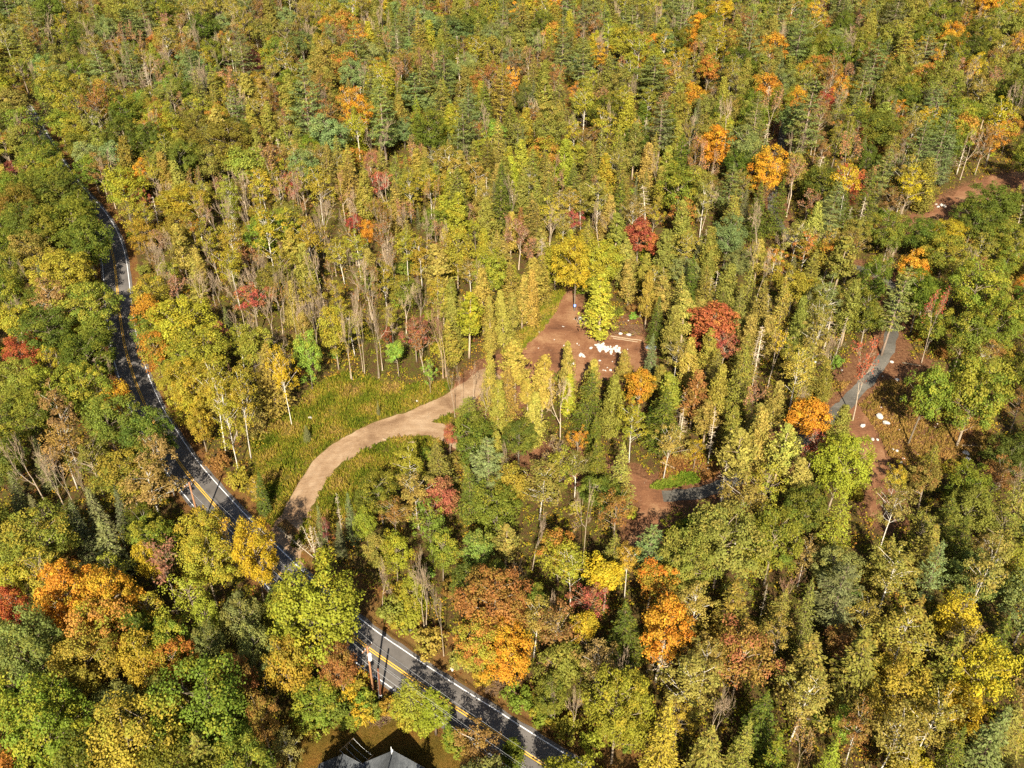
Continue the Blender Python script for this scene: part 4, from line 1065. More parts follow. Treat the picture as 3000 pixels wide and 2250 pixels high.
# openings that the photograph looks into: no ordinary tree may stand in front of them
OPEN = [np.array(p, float) for p in (
 [(760, 1500), (755, 1400), (750, 1300), (830, 1260), (930, 1170), (1060, 1160), (1200, 1165), (1310, 1150), (1400, 1120), (1330, 1230), (1290, 1275), (1180, 1295), (1140, 1380), (1050, 1420), (1010, 1430), (930, 1500), (880, 1600), (905, 1690), (840, 1640), (770, 1575)],
 [(1640, 850), (1690, 850), (1720, 960), (1745, 1000), (1885, 985), (1900, 1040), (1830, 1065), (1790, 1110), (1720, 1060), (1640, 1070), (1560, 1090), (1480, 1060), (1530, 1010), (1600, 940), (1620, 900)],
 [(1050, 1930), (1075, 1890), (1040, 1810), (1130, 1845), (1290, 1945), (1480, 2070), (1740, 2250), (1600, 2250), (1330, 2080), (1150, 2000)],
 [(295, 790), (375, 750), (385, 830), (350, 935), (305, 900)],
 [(320, 1000), (365, 1000), (430, 1085), (490, 1190), (570, 1310), (710, 1490), (640, 1450), (570, 1410), (510, 1395), (520, 1320), (450, 1210), (400, 1110), (350, 1090)],
 [(240, 550), (280, 560), (355, 640), (380, 760), (345, 760), (310, 660)],
 [(790, 1650), (850, 1640), (905, 1695), (850, 1710), (800, 1680)],
 [(870, 2120), (1290, 2130), (1300, 2250), (900, 2250)],
 [(2520, 1060), (2700, 1080), (2690, 1180), (2750, 1265), (2860, 1300), (2830, 1350), (2640, 1345), (2560, 1330), (2600, 1480), (2560, 1480), (2530, 1280)],
 [(1855, 1415), (1930, 1430), (2060, 1405), (2165, 1385), (2170, 1440), (2060, 1475), (1960, 1500), (1900, 1560), (1885, 1480)],
 [(2670, 635), (2780, 585), (2900, 530), (3000, 500), (3000, 545), (2900, 575), (2830, 640), (2760, 640), (2680, 670)],
 [(2500, 1090), (2580, 1000), (2620, 990), (2620, 1050), (2570, 1130), (2515, 1150)],
 [(2585, 830), (2620, 820), (2640, 860), (2610, 880)],
 [(2245, 600), (2280, 600), (2300, 690), (2270, 690)],
 [(1960, 1340), (2050, 1340), (2090, 1385), (1990, 1410)],
 [(1770, 945), (1890, 945), (1900, 985), (1790, 985)])]

OX, OY = np.meshgrid(np.arange(-300, 3300, 8.0), np.arange(-200, 2700, 8.0))
OMASK = np.zeros(OX.shape, bool)
for poly in OPEN:
    OMASK |= inside(OX, OY, poly)

def blocks(x, y, h, w):
    z = float(base_z(x, y))
    tx, ty, s = project(x, y, z + h); bx, by, _ = project(x, y, z)
    n = 0
    for f in (.08, .3, .55, .8):
        cx, cy = tx + (bx - tx) * f, ty + (by - ty) * f
        hw = w / 2 * s * (.45 if f < .2 else .85)
        for dx in (-hw, 0, hw):
            i, j = int((cy + 200) / 8), int((cx + dx + 300) / 8)
            if 0 <= i < OMASK.shape[0] and 0 <= j < OMASK.shape[1] and OMASK[i, j]:
                n += 1
    return n

# drop hero trees that landed on a carriageway, then fill the wood
def near_ok(lst, x, y, r0, f):
    for t in lst:
        if (t['x'] - x) ** 2 + (t['y'] - y) ** 2 < (f * (t['w'] * .5 + r0)) ** 2: return False
    return True

cell = 14.0
grid = {}
def gput(t): grid.setdefault((int(t['x'] // cell), int(t['y'] // cell)), []).append(t)
def gnear(x, y):
    i, j = int(x // cell), int(y // cell)
    for a in (-1, 0, 1):
        for b in (-1, 0, 1):
            yield from grid.get((i + a, j + b), ())
kept = []
RS_ = road_sd([t['x'] for t in trees], [t['y'] for t in trees])
for t, rs in zip(trees, RS_):
    rs = float(rs)
    if -4.4 < rs < 5.2 and t['kind'] != 'arbor':
        # step off the carriageway
        d = (5.4 - rs) if rs > 0 else (-4.8 - rs)
        e = .5
        gxr = (float(road_sd(t['x'] + e, t['y'])[0]) - rs) / e; gyr = (float(road_sd(t['x'], t['y'] + e)[0]) - rs) / e
        t['x'] += gxr * d; t['y'] += gyr * d
    kept.append(t); gput(t)
trees = kept
n_hero = len(trees)
QUOTA = 305
count = {}
for t in trees:
    nk = name_of(t['kind'], t['col']); count[nk] = count.get(nk, 0) + 1
HMASK = np.zeros(OX.shape)
for t in trees:
    if t['kind'] in (D_, U_): continue
    z = float(base_z(t['x'], t['y']))
    tx, ty, s_ = project(t['x'], t['y'], z + t['h']); bx, by, _ = project(t['x'], t['y'], z)
    hw = t['w'] * s_ * .36; y0, y1 = ty + (by - ty) * .08, ty + (by - ty) * .55
    a, b = max(0, int((y0 + 200) / 8)), int((y1 + 200) / 8) + 1
    c, d = max(0, int((tx - hw + 300) / 8)), int((tx + hw + 300) / 8) + 1
    HMASK[a:b, c:d] = np.maximum(HMASK[a:b, c:d], t['y'])

def hides(x, y, h, w):
    z = float(base_z(x, y))
    tx, ty, s = project(x, y, z + h); bx, by, _ = project(x, y, z)
    n = 0
    for f in (.06, .25, .5, .75):
        cx, cy = tx + (bx - tx) * f, ty + (by - ty) * f
        hw = w / 2 * s * (.4 if f < .2 else .8)
        for dx in (-hw, 0, hw):
            i, j = int((cy + 200) / 8), int((cx + dx + 300) / 8)
            if 0 <= i < OMASK.shape[0] and 0 <= j < OMASK.shape[1] and HMASK[i, j] > y + 1:
                n += 1
    return n
fr = np.random.default_rng(21)
cand = np.column_stack([fr.uniform(-250, 250, 26000), fr.uniform(28, 420, 26000)])
rsd_c = road_sd(cand[:, 0], cand[:, 1])
ALT = {m_: (A_, O_), A_: (m_, B_), O_: (m_, H_), C_: (H_, B_), B_: (A_, L_), N_: (L_, B_), L_: (N_, A_), P_: (H_,), H_: (P_, O_), S_: (C_,), M_: (m_, O_), D_: (N_,)}
cz = base_z(cand[:, 0], cand[:, 1])
mask_bad = (rsd_c > -4.6) & (rsd_c < np.where(cand[:, 1] > 105, 5.2, 8.2))
for ln, hw in ((DRIVE, 3.4), (SPUR, 3.0), (GRAVEL, 3.2), (DIRT2, 3.6), (RDIRT, 3.4)):
    mask_bad |= np.abs(line_dist(cand[:, 0], cand[:, 1], ln[::4])) < hw
for poly in (CLEAR, UDIRT, MEADOW, LAWN, RCLEAR):
    mask_bad |= poly_sd(cand[:, 0], cand[:, 1], poly) < .6
for poly in (BRUSH, BANK, GREEN2):
    mask_bad |= poly_sd(cand[:, 0], cand[:, 1], poly) < -.2
for (x, y), rs, z, bad in zip(cand, rsd_c, cz, mask_bad):
    if bad: continue
    px, py, s = project(x, y, z + 9)
    bx, by, _ = project(x, y, z)
    if not (-90 < px < PW + 90 and -40 < by and py < PH + 330): continue
    zn = zone(px, py, rs)
    pal = PAL[zn]
    wts = np.array([p[2] for p in pal]); k = fr.choice(len(pal), p=wts / wts.sum())
    kind, col = pal[k][:2]
    if count.get(name_of(kind, col), 0) >= QUOTA:
        alt = [a for a in ALT[kind] if count.get(name_of(a, col), 0) < QUOTA]
        if not alt: continue
        kind = alt[0]
    lo, hi, asp = SIZE[kind]
    w = fr.uniform(lo, hi) * (1.14 if zn[:2] == 'up' else 1.0); h = float(np.clip(w * asp * fr.uniform(.85, 1.15), *HR[kind]))
    tight = {'cedars': .60, 'grey_belt': .62, 'right_mid': .70, 'right': .76, 'foot_right': .68, 'house': .72, 'west': .72, 'road_wood': .66}.get(zn, .63)
    if kind in (N_, D_): tight *= .75
    if not near_ok(gnear(x, y), x, y, w * .5, tight): continue
    if hides(x, y, h, w) > 3: continue
    nb = blocks(x, y, h, w)
    if nb > 1:
        h = float(fr.uniform(2.0, 3.6)); w = h * fr.uniform(.9, 1.2); kind = U_
        col = ('mg', 'yg', 'ol', 'go', 'ru')[fr.integers(5)]
        if blocks(x, y, h, w) > 0: continue
    t = dict(kind=kind, x=x, y=y, h=h, w=w, col=col, label=None, hero=False)
    nk = name_of(kind, col); count[nk] = count.get(nk, 0) + 1
    trees.append(t); gput(t)
cand2 = np.column_stack([fr.uniform(-230, 230, 9000), fr.uniform(30, 330, 9000)])
r2 = road_sd(cand2[:, 0], cand2[:, 1]); z2 = base_z(cand2[:, 0], cand2[:, 1])
bad2 = (r2 > -4.4) & (r2 < 7.6)
for ln, hw in ((DRIVE, 3.4), (SPUR, 3.2), (GRAVEL, 3.0), (DIRT2, 3.4), (RDIRT, 3.4)):
    bad2 |= np.abs(line_dist(cand2[:, 0], cand2[:, 1], ln[::4])) < hw
for poly in (CLEAR, UDIRT, LAWN, RCLEAR, MEADOW):
    bad2 |= poly_sd(cand2[:, 0], cand2[:, 1], poly) < .8
for (x, y), rs, z, bad in zip(cand2, r2, z2, bad2):
    if bad or count.get('shrub', 0) >= 300: continue
    px, py, s = project(x, y, z + 2)
    if not (0 < px < PW and 0 < py < PH): continue
    if s < 9 and fr.random() < .6: continue
    if not near_ok(gnear(x, y), x, y, 1.2, .5): continue
    h = float(fr.uniform(1.6, 4.2)); w = h * fr.uniform(.85, 1.3)
    if blocks(x, y, h, w) > 1: continue
    t = dict(kind=U_, x=x, y=y, h=h, w=w, col=('mg', 'yg', 'yg', 'ol', 'og', 'go', 'ru', 'lg', 'ow')[fr.integers(9)], label=None, hero=False)
    count['shrub'] = count.get('shrub', 0) + 1
    trees.append(t); gput(t)
print('trees', len(trees), 'heroes', n_hero, count, round(time.time() - T0, 1), 's')
# ------------------------------------------------------------------ build every tree: Empty at its foot > trunk, crown (branches)
LAND = [(u[0], u[1], w) for u, w in (
 (unproj(1785, 1035), 'the big pile of pale boulders'), (unproj(1706, 1045), 'the small heap of white rocks'), (unproj(1700, 945), 'the boulder with split logs'), (unproj(1835, 990), 'the two long felled logs'),
 (unproj(1700, 900), 'the trunk with the blue sign'), (unproj(1555, 945), 'the white rocks at the clearing edge'), (unproj(1907, 1015), 'the stacked planks in shade'), (unproj(1664, 850), 'the top end of the dirt clearing'),
 (unproj(1480, 1120), 'the foot of the dirt clearing'), (unproj(830, 1590), 'the mouth of the dirt track'), (unproj(900, 1420), 'the lower bend of the dirt track'), (unproj(1080, 1270), 'the curve of the dirt track'),
 (unproj(1290, 1262), 'the end of the gravel spur'), (unproj(1105, 2040), 'the utility poles'), (unproj(1150, 2230), 'the house'), (unproj(1090, 2100), 'the brush heap by the lawn'), (unproj(950, 2150), 'the clothesline'),
 (unproj(2585, 1235), 'the pair of white boulders'), (unproj(2830, 1340), 'the two boulders by the big oak'), (unproj(2110, 1430), 'the grey gravel patch of driveway'), (unproj(1890, 1460), 'the shaded dirt lane'),
 (unproj(2020, 1370), 'the brushy bank above the gravel driveway'), (unproj(2560, 1110), 'the bend of the gravel driveway'), (unproj(2612, 850), 'the upper gravel driveway'), (unproj(2760, 620), 'the upper dirt bank'),
 (unproj(2900, 540), 'the far end of the upper dirt bank'), (unproj(2590, 1460), 'the shaded lane below the boulders'), (unproj(2265, 640), 'the gravel strip in the dark gap'), (unproj(350, 900), 'the shaded straight of the paved road'),
 (unproj(300, 640), 'the upper bend of the paved road'), (unproj(470, 1270), 'the paved road below the orange maple'), (unproj(640, 1480), 'the paved road before the dirt track'), (unproj(1000, 1840), 'the paved road above the poles'),
 (unproj(1350, 2060), 'the paved road beside the ditch'), (unproj(1600, 2180), 'the paved road at the foot of the hill'), (unproj(2100, 960), 'the big red-orange maple'), (unproj(1882, 1180), 'the orange maple below the clearing'),
 (unproj(1968, 1950), 'the orange maple over white limbs'), (unproj(240, 1840), 'the twin orange maples'), (unproj(2280, 1100), 'the sparse yellow ash'))]
ZWORD = {'up_left': 'on the slope above the road bend', 'up_mid': 'on the slope above the cedar stand', 'up_right': 'on the slope above the upper dirt bank', 'cedars': 'in the golden cedar stand',
         'grey_belt': 'among the grey leafless trees', 'west': 'across the road from the grey trees', 'house': 'in the woods around the house', 'road_wood': 'between paved road and dirt lane',
         'right_mid': 'between the clearing and gravel driveway', 'right': 'in the oak woods beyond the gravel driveway', 'foot_right': 'in the hemlock woods below the lane'}
BAREW = {'tn': 'pale grey', 'pk': 'pinkish grey', 'mr': 'mauve-brown', 'ru': 'brown'}
MEDH = {k: np.median([t['h'] for t in trees if t['kind'] == k] or [1]) for k in PROTO}
ir = np.random.default_rng(5)
groups = {}
RSA = road_sd([t['x'] for t in trees], [t['y'] for t in trees])
for t, rs_t in zip(trees, RSA):
    k = t['kind']; p = PROTO[k][ir.integers(len(PROTO[k]))]
    x, y = t['x'], t['y']
    z = float(base_z(x, y))
    nm = name_of(k, t['col'])
    e = bpy.data.objects.new(nm, None)
    e.empty_display_size = .5
    COL.objects.link(e)
    e.location = (x, y, z - .05)
    e.rotation_euler = (ir.normal(0, .02), ir.normal(0, .02), ir.uniform(0, 6.28))
    if t.get('lean'): e.rotation_euler = t['lean']
    sw = t['w'] / p['W']
    e.scale = (sw, sw * ir.uniform(.92, 1.08), t['h'] / p['H'])
    c1, c2, amt, cw = COLR[t['col']]
    j = ir.normal(0, 1, 3) * np.array([.06, .05, .08]); lum = ir.normal(1, .08)
    a1 = np.clip(np.array(alb(c1)) * (1 + j) * lum, .004, .8); a2 = np.clip(np.array(alb(c2)) * (1 + j) * lum, .004, .8)
    base = 'bare' if k == 'bare_leafy' else ('maple' if k in ('maple_big', 'maple_open') else k)
    bk = np.array(alb(BARK[base], .60)) * ir.uniform(.75, 1.2)
    if k in ('bare',) and t['col'] in ('pk', 'mr'): bk = bk * np.array([1.0, .88, .82])
    if base == 'maple' and ir.random() < .5: bk = bk * 1.25
    tr = bpy.data.objects.new('trunk', p['m_trunk']); COL.objects.link(tr); tr.parent = e
    tr.color = (*bk, 1)
    if p['m_twigs']:
        tw = bpy.data.objects.new('branches', p['m_twigs']); COL.objects.link(tw); tw.parent = e
        tb = bk * (np.array([.9, .72, .66]) if t['col'] in ('pk', 'mr') else np.array([.95, .88, .8]))
        tw.color = (*tb, 1)
    if p['m_crown']:
        cr = bpy.data.objects.new('crown', p['m_crown']); COL.objects.link(cr); cr.parent = e
        cr.color = (*a1, 1)
        cr['autumn'] = [float(v) for v in a2]
        cr['turned'] = float(np.clip(amt + ir.normal(0, .15), 0.02, .95))
    px, py, s = project(x, y, z + t['h'] * .6)
    zn = zone(px, py, float(rs_t))
    best = min(LAND, key=lambda q: (q[0] - x) ** 2 + (q[1] - y) ** 2)
    dd = math.hypot(best[0] - x, best[1] - y)
    where = ('beside ' if dd < 9 else 'near ') + best[2] if dd < 20 else ZWORD[zn]
    rel = t['h'] / MEDH[k]
    size = 'tall ' if rel > 1.18 else ('small ' if rel < .84 else '')
    cw = BAREW.get(t['col'], 'pale grey') if k == 'bare' else ('bleached' if k == 'dead' else cw)
    wk = WORDS[k] if nm == NAME[k] else WORDS[k].replace('birch', 'aspen').replace('ash ', 'beech ')
    lab = f'{size}{cw} {wk} {where}'
    if len(lab.split()) > 16:
        lab = f'{size}{cw} {nm.replace("_", " ")} {where}'
    e['label'] = lab
    e['category'] = 'shrub' if k in ('shrub', 'arbor') else 'tree'
    e['group'] = f'{cw} {nm.replace("_", " ")}s {where}'
    t['obj'] = e
print('placed', round(time.time() - T0, 1), 's')
# ------------------------------------------------------------------ boulders
import bmesh
def rock_mesh(seed, flat=.75, sub=2):
    r = np.random.default_rng(seed)
    bm = bmesh.new()
    bmesh.ops.create_icosphere(bm, subdivisions=sub, radius=.5)
    cuts = nrm(r.normal(size=(7, 3))); lim = r.uniform(.30, .46, 7)
    for v in bm.verts:
        p = np.array(v.co)
        for c, l in zip(cuts, lim):
            d = p @ c
            if d > l: p = p - c * (d - l) * .9
        p = p * np.array([1.12, .95, flat]) + r.normal(0, .012, 3)
        v.co = p
    me = bpy.data.meshes.new('boulder')
    bm.to_mesh(me); bm.free()
    return me

def flat_mat(name, c, rough=.85, spec=.25, var=.25, sc=4.0, metal=0.0, k=None):
    m, nt, out = mat_new(name); g = N(nt)
    base = c if k is None else alb(c, k)
    n = g.noise(sc, 5, .65)
    lo = tuple(v * (1 - var) for v in base); hi = tuple(min(v * (1 + var), .95) for v in base)
    g.bsdf(g.ramp(n, [(.3, lo), (.7, hi)]), out, rough, spec, n, .5, .03, metal)
    return m
M_ROCK = flat_mat('pale_granite', (.40, .36, .31), .9, .2, .28, 2.5)
ROCKS = [rock_mesh(400 + i, (.7, .8, .6, .75, .55, .85)[i]) for i in range(6)]
for me in ROCKS: me.materials.append(M_ROCK)
kr = np.random.default_rng(77)

def boulder(px, py, dpx, label, group=None, up=0.0, flat=1.0, name='boulder'):
    q = unproj(px, py)
    z = float(base_z(*q)) + up
    s = project(q[0], q[1], z)[2]
    d = dpx / s
    o = bpy.data.objects.new(name, ROCKS[kr.integers(6)])
    COL.objects.link(o)
    o.location = (q[0], q[1], z + d * .22 * flat)
    o.rotation_euler = (kr.normal(0, .3), kr.normal(0, .3), kr.uniform(0, 6.28))
    o.scale = (d, d * kr.uniform(.8, 1.1), d * flat * kr.uniform(.85, 1.1))
    o['label'] = label; o['category'] = 'boulder'
    if group: o['group'] = group
    return o

boulder(1731, 1022, 13, 'egg-shaped pale boulder standing apart from the big rock pile')
for i in range(58):
    t = kr.random(); a = kr.normal(0, 1)
    lvl = int(kr.random() < .3)
    bx_ = 1746 + t * 80 + kr.normal(0, 2); by_ = 1019 + t * 14 + kr.normal(0, 4.5) - (0 if lvl == 0 else 1)
    boulder(bx_, by_, kr.uniform(6.5, 12.5), 'pale boulder heaped in the long rock pile beside the lone cedar', 'boulders of the long rock pile', up=lvl * .45)
for i in range(14):
    boulder(1706 + kr.normal(0, 7), 1042 + kr.normal(0, 3), kr.uniform(5, 10), 'white rock in the small heap on the dirt clearing', 'rocks of the small heap', up=.1 * (i % 3))
for px, py, d, lb in ((1677, 1070, 16, 'pale boulder beside the golden cedar at the clearing foot'), (1757, 1058, 8, 'small tan boulder alone on bare dirt below the rock pile'),
                      (1789, 1086, 8, 'round white boulder next to cut stumps on the clearing edge'), (1773, 1087, 7, 'small white boulder in a short row of rocks below the pile'),
                      (1767, 1085, 5, 'smallest rock in the short row below the rock pile'), (1818, 980, 12, 'round white boulder behind the long felled logs'), (1842, 984, 15, 'larger upright white boulder behind the long felled logs'),
                      (1700, 937, 19, 'broad flat-topped pale boulder beside the split logs'), (1544, 947, 11, 'lowest of three white rocks among trunks at the clearing edge'),
                      (1563, 937, 11, 'white rock beside a cedar trunk at the clearing edge'), (1541, 936, 7, 'smallest of three white rocks among trunks at clearing edge'), (1650, 957, 10, 'thin white slab lying flat on the dirt clearing'),
                      (1914, 981, 7, 'pale block-shaped rock beside the twin trunks past the logs'), (2576, 1224, 25, 'big white boulder leaning on its twin in the dry grass'),
                      (2594, 1243, 23, 'rounded white boulder below its twin in the dry grass'), (2527, 1249, 14, 'pale boulder at the foot of the leaning white trunk'), (2628, 1115, 14, 'grey boulder lying in deep shade of the driveway oaks'),
                      (2612, 1062, 11, 'pale rock at the base of the tall pine'), (2829, 1331, 19, 'upper boulder of the stacked pair beside the thick double trunk'), (2834, 1347, 15, 'lower boulder of the stacked pair beside the thick double trunk'),
                      (2556, 1289, 13, 'grey boulder at the top of the shaded lane'), (2570, 1290, 9, 'smaller rock beside the grey boulder at shaded lane'), (2645, 1346, 10, 'white rock in the small cluster below the dry grass'),
                      (2639, 1356, 9, 'grey rock in the small cluster below the dry grass'), (2627, 1322, 9, 'tan rock in the low rubble at the grass edge'), (2616, 1318, 7, 'little rock in the low rubble at the grass edge'),
                      (2640, 1170, 8, 'white rock in the shadow edge of the dry grass'), (2670, 1172, 8, 'small pale rock under the lone green maple'), (2800, 1218, 8, 'bluish shaded rock under the spreading oak'),
                      (909, 1226, 11, 'grey boulder at the meadow edge under the golden trees'), (1222, 1176, 8, 'small white block beside the dirt track'), (1156, 1812, 10, 'white stone on the grassy verge above the ditch'),
                      (1186, 1846, 20, 'broad grey ledge rock on the roadside bank'), (1202, 1852, 16, 'rough grey rock beside the ledge on roadside bank'), (1243, 1874, 13, 'grey rock at the foot of roadside leafless trees'),
                      (1323, 1960, 11, 'pair-topping white stone in the roadside ditch'), (1326, 1964, 8, 'smaller white stone in the roadside ditch'), (2757, 603, 11, 'white rock in the rubble on the upper dirt bank'),
                      (2766, 606, 10, 'tan rock in the rubble on the upper dirt bank'), (2748, 608, 9, 'low rock at the rubble edge on the upper dirt bank'), (2742, 600, 7, 'small rock above the rubble on the upper dirt bank'),
                      (1602, 844, 8, 'pale rock beside the small tree at the clearing top'), (2436, 1080, 9, 'pale rock on the rubbly slope below the driveway'), (2388, 1062, 9, 'white rock at the foot of the sparse yellow ash'),
                      (2466, 1086, 8, 'little white rock on the gravelly slope by driveway'), (2075, 1374, 9, 'white rock on the bank above grey gravel'), (940, 1650, 14, 'squarish grey boulder by the leaning dead trunks')):
    boulder(px, py, d, lb, flat=.35 if 'slab' in lb else 1.0)
for i in range(46):
    px, py = ((kr.uniform(2540, 2840), kr.uniform(1070, 1350)) if i < 26 else (kr.uniform(1560, 1860), kr.uniform(920, 1100)))
    boulder(px, py, kr.uniform(2.5, 5), 'small loose stone strewn over ' + ('the dry grassy opening' if i < 26 else 'the bare dirt clearing'), 'stones strewn over ' + ('the dry opening' if i < 26 else 'the dirt clearing'), name='stone')

# ------------------------------------------------------------------ felled logs, planks, brush
M_LOG = flat_mat('peeled_log', (214, 186, 150), .85, .2, .25, 3.0, k=.34)
M_CUT = flat_mat('cut_wood', (222, 178, 120), .8, .2, .2, 6.0, k=.42)
M_STICK = flat_mat('grey_sticks', (160, 130, 100), .9, .15, .35, 2.0, k=.36)

def log(a, b, rad, label, group=None, taper=.75):
    p, q = unproj(*a), unproj(*b)
    A = np.array([*p, float(base_z(*p)) + rad * .9]); B = np.array([*q, float(base_z(*q)) + rad * .9])
    root = bpy.data.objects.new('log', None); COL.objects.link(root)
    root.location = A
    root['label'] = label; root['category'] = 'log'
    if group: root['group'] = group
    n = 7; t = np.linspace(0, 1, n)[:, None]
    pts = (B - A) * t
    L = np.linalg.norm(B - A)
    pts[1:-1] += kr.normal(0, .012 * L, (n - 2, 3)) * np.array([1, 1, .3])
    mb = MB(); mb.tube(pts, rad * np.linspace(1, taper, n), 9, cap=False)
    for k in range(3):
        i = kr.integers(1, n - 1); d = nrm(kr.normal(size=3) + np.array([0, 0, .6]))
        mb.tube(np.array([pts[i], pts[i] + d * rad * 2.4]), [rad * .25, rad * .15], 5)
    link('bark', mb.mesh('bark', M_LOG, True), parent=root)
    ax = (B - A) / L
    for k_, (pt, rr, sg) in enumerate(((pts[0], rad, -1), (pts[-1], rad * taper, 1))):
        c = MB(); c.tube(np.array([pt - ax * sg * .01, pt + ax * sg * .02]), [rr * .98, rr * .98], 9)
        link('cut_end', c.mesh('cut_end', M_CUT), parent=root)

log((1789, 986), (1879, 999), .17, 'upper of two long pale felled logs beside the clearing')
log((1796, 992), (1868, 1003), .14, 'lower of two long pale felled logs beside the clearing')
log((1709, 957), (1720, 939), .34, 'thickest white split log beside the flat-topped boulder')
log((1714, 954), (1725, 941), .2, 'thin white split log leaning by the thick split log')
log((1686, 934), (1699, 955), .2, 'weathered grey log pointing at the flat-topped boulder')
log((1935, 1330), (1988, 1315), .26, 'fallen trunk lying across the brushy bank')
log((1935, 1355), (1977, 1375), .22, 'white fallen stem below the trunk on the brushy bank')
log((1122, 1288), (1150, 1293), .2, 'grey log in grass inside the track curve')
log((1194, 1297), (1230, 1298), .18, 'bleached log in grass near the gravel spur')
log((2817, 1306), (2874, 1309), .14, 'thin bleached pole lying before the thick double trunk')
log((2643, 1064), (2697, 1073), .16, 'grey fallen stem beside the pine and leaning trunk')
log((2050, 945), (2000, 925), .2, 'fallen stem below the dark hemlocks')
log((1795, 595), (1835, 635), .28, 'fallen trunk in the brown gap above the red maples', None)
log((1770, 640), (1815, 590), .25, 'crossed fallen trunk in the brown gap above the red maples')

def planks(px, py):
    q = unproj(px, py); z = float(base_z(*q))
    root = bpy.data.objects.new('plank_stack', None); COL.objects.link(root)
    root.location = (*q, z); root.rotation_euler = (0, 0, -.25)
    root['label'] = 'low stack of bluish boards lying in shade beside the dirt clearing'; root['category'] = 'plank stack'
    m = flat_mat('weathered_board', (.20, .23, .27), .6, .4, .2, 3.0)
    for lv in range(2):
        for k in range(4 - lv):
            mb = MB(); mb.box((kr.normal(0, .06), -.75 + k * .5 + .12 * lv, .06 + .13 * lv), (2.4 + kr.normal(0, .1), .34, .09))
            link('board', mb.mesh('board', m), parent=root)
    for x in (-.8, .8):
        mb = MB(); mb.box((x, 0, -.03), (.1, 2.0, .10)); link('bearer', mb.mesh('bearer', M_CUT), parent=root)
planks(1907, 1018)

def heap(px, py, rx, ry, h, n, label):
    q = unproj(px, py); z = float(base_z(*q))
    mb = MB()
    for i in range(n):
        a = kr.uniform(0, 6.28); r_ = math.sqrt(kr.random())
        c = np.array([math.cos(a) * rx * r_, math.sin(a) * ry * r_, 0])
        c[2] = float(base_z(q[0] + c[0], q[1] + c[1])) - z + kr.uniform(0, 1) * h * (1 - r_ ** 1.5) + .05
        d = nrm(kr.normal(size=3) * np.array([1, 1, .3])); L = kr.uniform(.6, 2.2)
        mid = c + kr.normal(0, .08, 3)
        mb.tube(np.array([c - d * L / 2, mid, c + d * L / 2]), np.array([.05, .04, .02]) * kr.uniform(.5, 1.3), 4, cap=False)
    root = bpy.data.objects.new('brush_heap', None); COL.objects.link(root); root.location = (*q, z)
    root['label'] = label; root['category'] = 'brush heap'
    o = link('sticks', mb.mesh('sticks', M_STICK), parent=root); o['kind'] = 'stuff'
heap(1112, 2098, 1.9, 1.5, .9, 170, 'round heap of cut grey sticks at the lawn edge')
heap(1830, 965, 4.5, 3.0, .6, 220, 'rust-brown slash strewn behind the felled logs')
heap(1965, 1312, 2.6, 2.0, .9, 150, 'tangle of grey slash at the top of the brushy bank')
heap(1570, 932, 2.4, 1.8, .5, 90, 'dry branches among cedar trunks at the clearing edge')
heap(2030, 1375, 3.2, 1.4, .5, 110, 'dark brush on the bank beside the gravel driveway')
heap(1830, 590, 3.0, 3.0, .8, 120, 'grey slash around the crossed fallen trunks')
heap(1475, 2010, 3.2, 1.6, .6, 140, 'grey slash on the roadside bank below the orange maple')
heap(2850, 1372, 2.4, 1.4, .6, 110, 'tangled dead brush at the foot of the thick double trunk')

# the blue notice on the maple at the clearing
tree_b = min((t for t in trees if t['kind'] == 'maple_big'), key=lambda t: (t['x'] - unproj(1702, 912)[0]) ** 2 + (t['y'] - unproj(1702, 912)[1]) ** 2)
root = bpy.data.objects.new('notice_sign', None); COL.objects.link(root)
root.location = (tree_b['x'], tree_b['y'] - .5, float(base_z(tree_b['x'], tree_b['y'])) + 1.6)
root['label'] = 'small blue notice with white marks on the yellow maple trunk'; root['category'] = 'sign'
mb = MB(); mb.box((0, 0, 0), (.62, .04, .74)); link('panel', mb.mesh('panel', flat_mat('blue_panel', (.04, .16, .55), .5, .4, .1)), parent=root)
mw = flat_mat('sign_white', (.8, .8, .8), .5, .4, .05)
for x, z_, w_, h_ in ((-.1, .18, .16, .12), (.14, .2, .14, .1), (0, -.06, .36, .06), (-.06, -.2, .26, .06)):
    mb = MB(); mb.box((x, -.026, z_), (w_, .008, h_)); link('mark', mb.mesh('mark', mw), parent=root)

# ------------------------------------------------------------------ utility poles and wires
M_POLE = flat_mat('pole_wood', (196, 142, 100), .85, .2, .3, 5.0, k=.42)
M_POLE2 = flat_mat('stained_pole_wood', (146, 92, 66), .85, .2, .3, 5.0, k=.42)
M_STEEL = flat_mat('galvanised_steel', (.55, .56, .56), .45, .5, .1, 6.0)
M_CAN = flat_mat('transformer_grey', (.72, .74, .74), .45, .5, .06, 3.0)
M_WIRE = flat_mat('wire_aluminium', (.34, .34, .33), .5, .4, .05)
M_CERAM = flat_mat('insulator_glaze', (.45, .42, .40), .3, .5, .1)

def height_for(q, ytop):
    v = (ytop - PH / 2) / FPX
    return -q[1] * (SP + v * CP) / (CP - v * SP) + CAMZ - float(base_z(*q))
pb = unproj(1096, 2040); ph = height_for(pb, 1893)
i0 = int(np.argmin(np.hypot(*(ROAD - pb).T)))
road_dir = nrm(ROAD[i0 + 3] - ROAD[i0 - 3]); yaw = math.atan2(road_dir[1], road_dir[0])

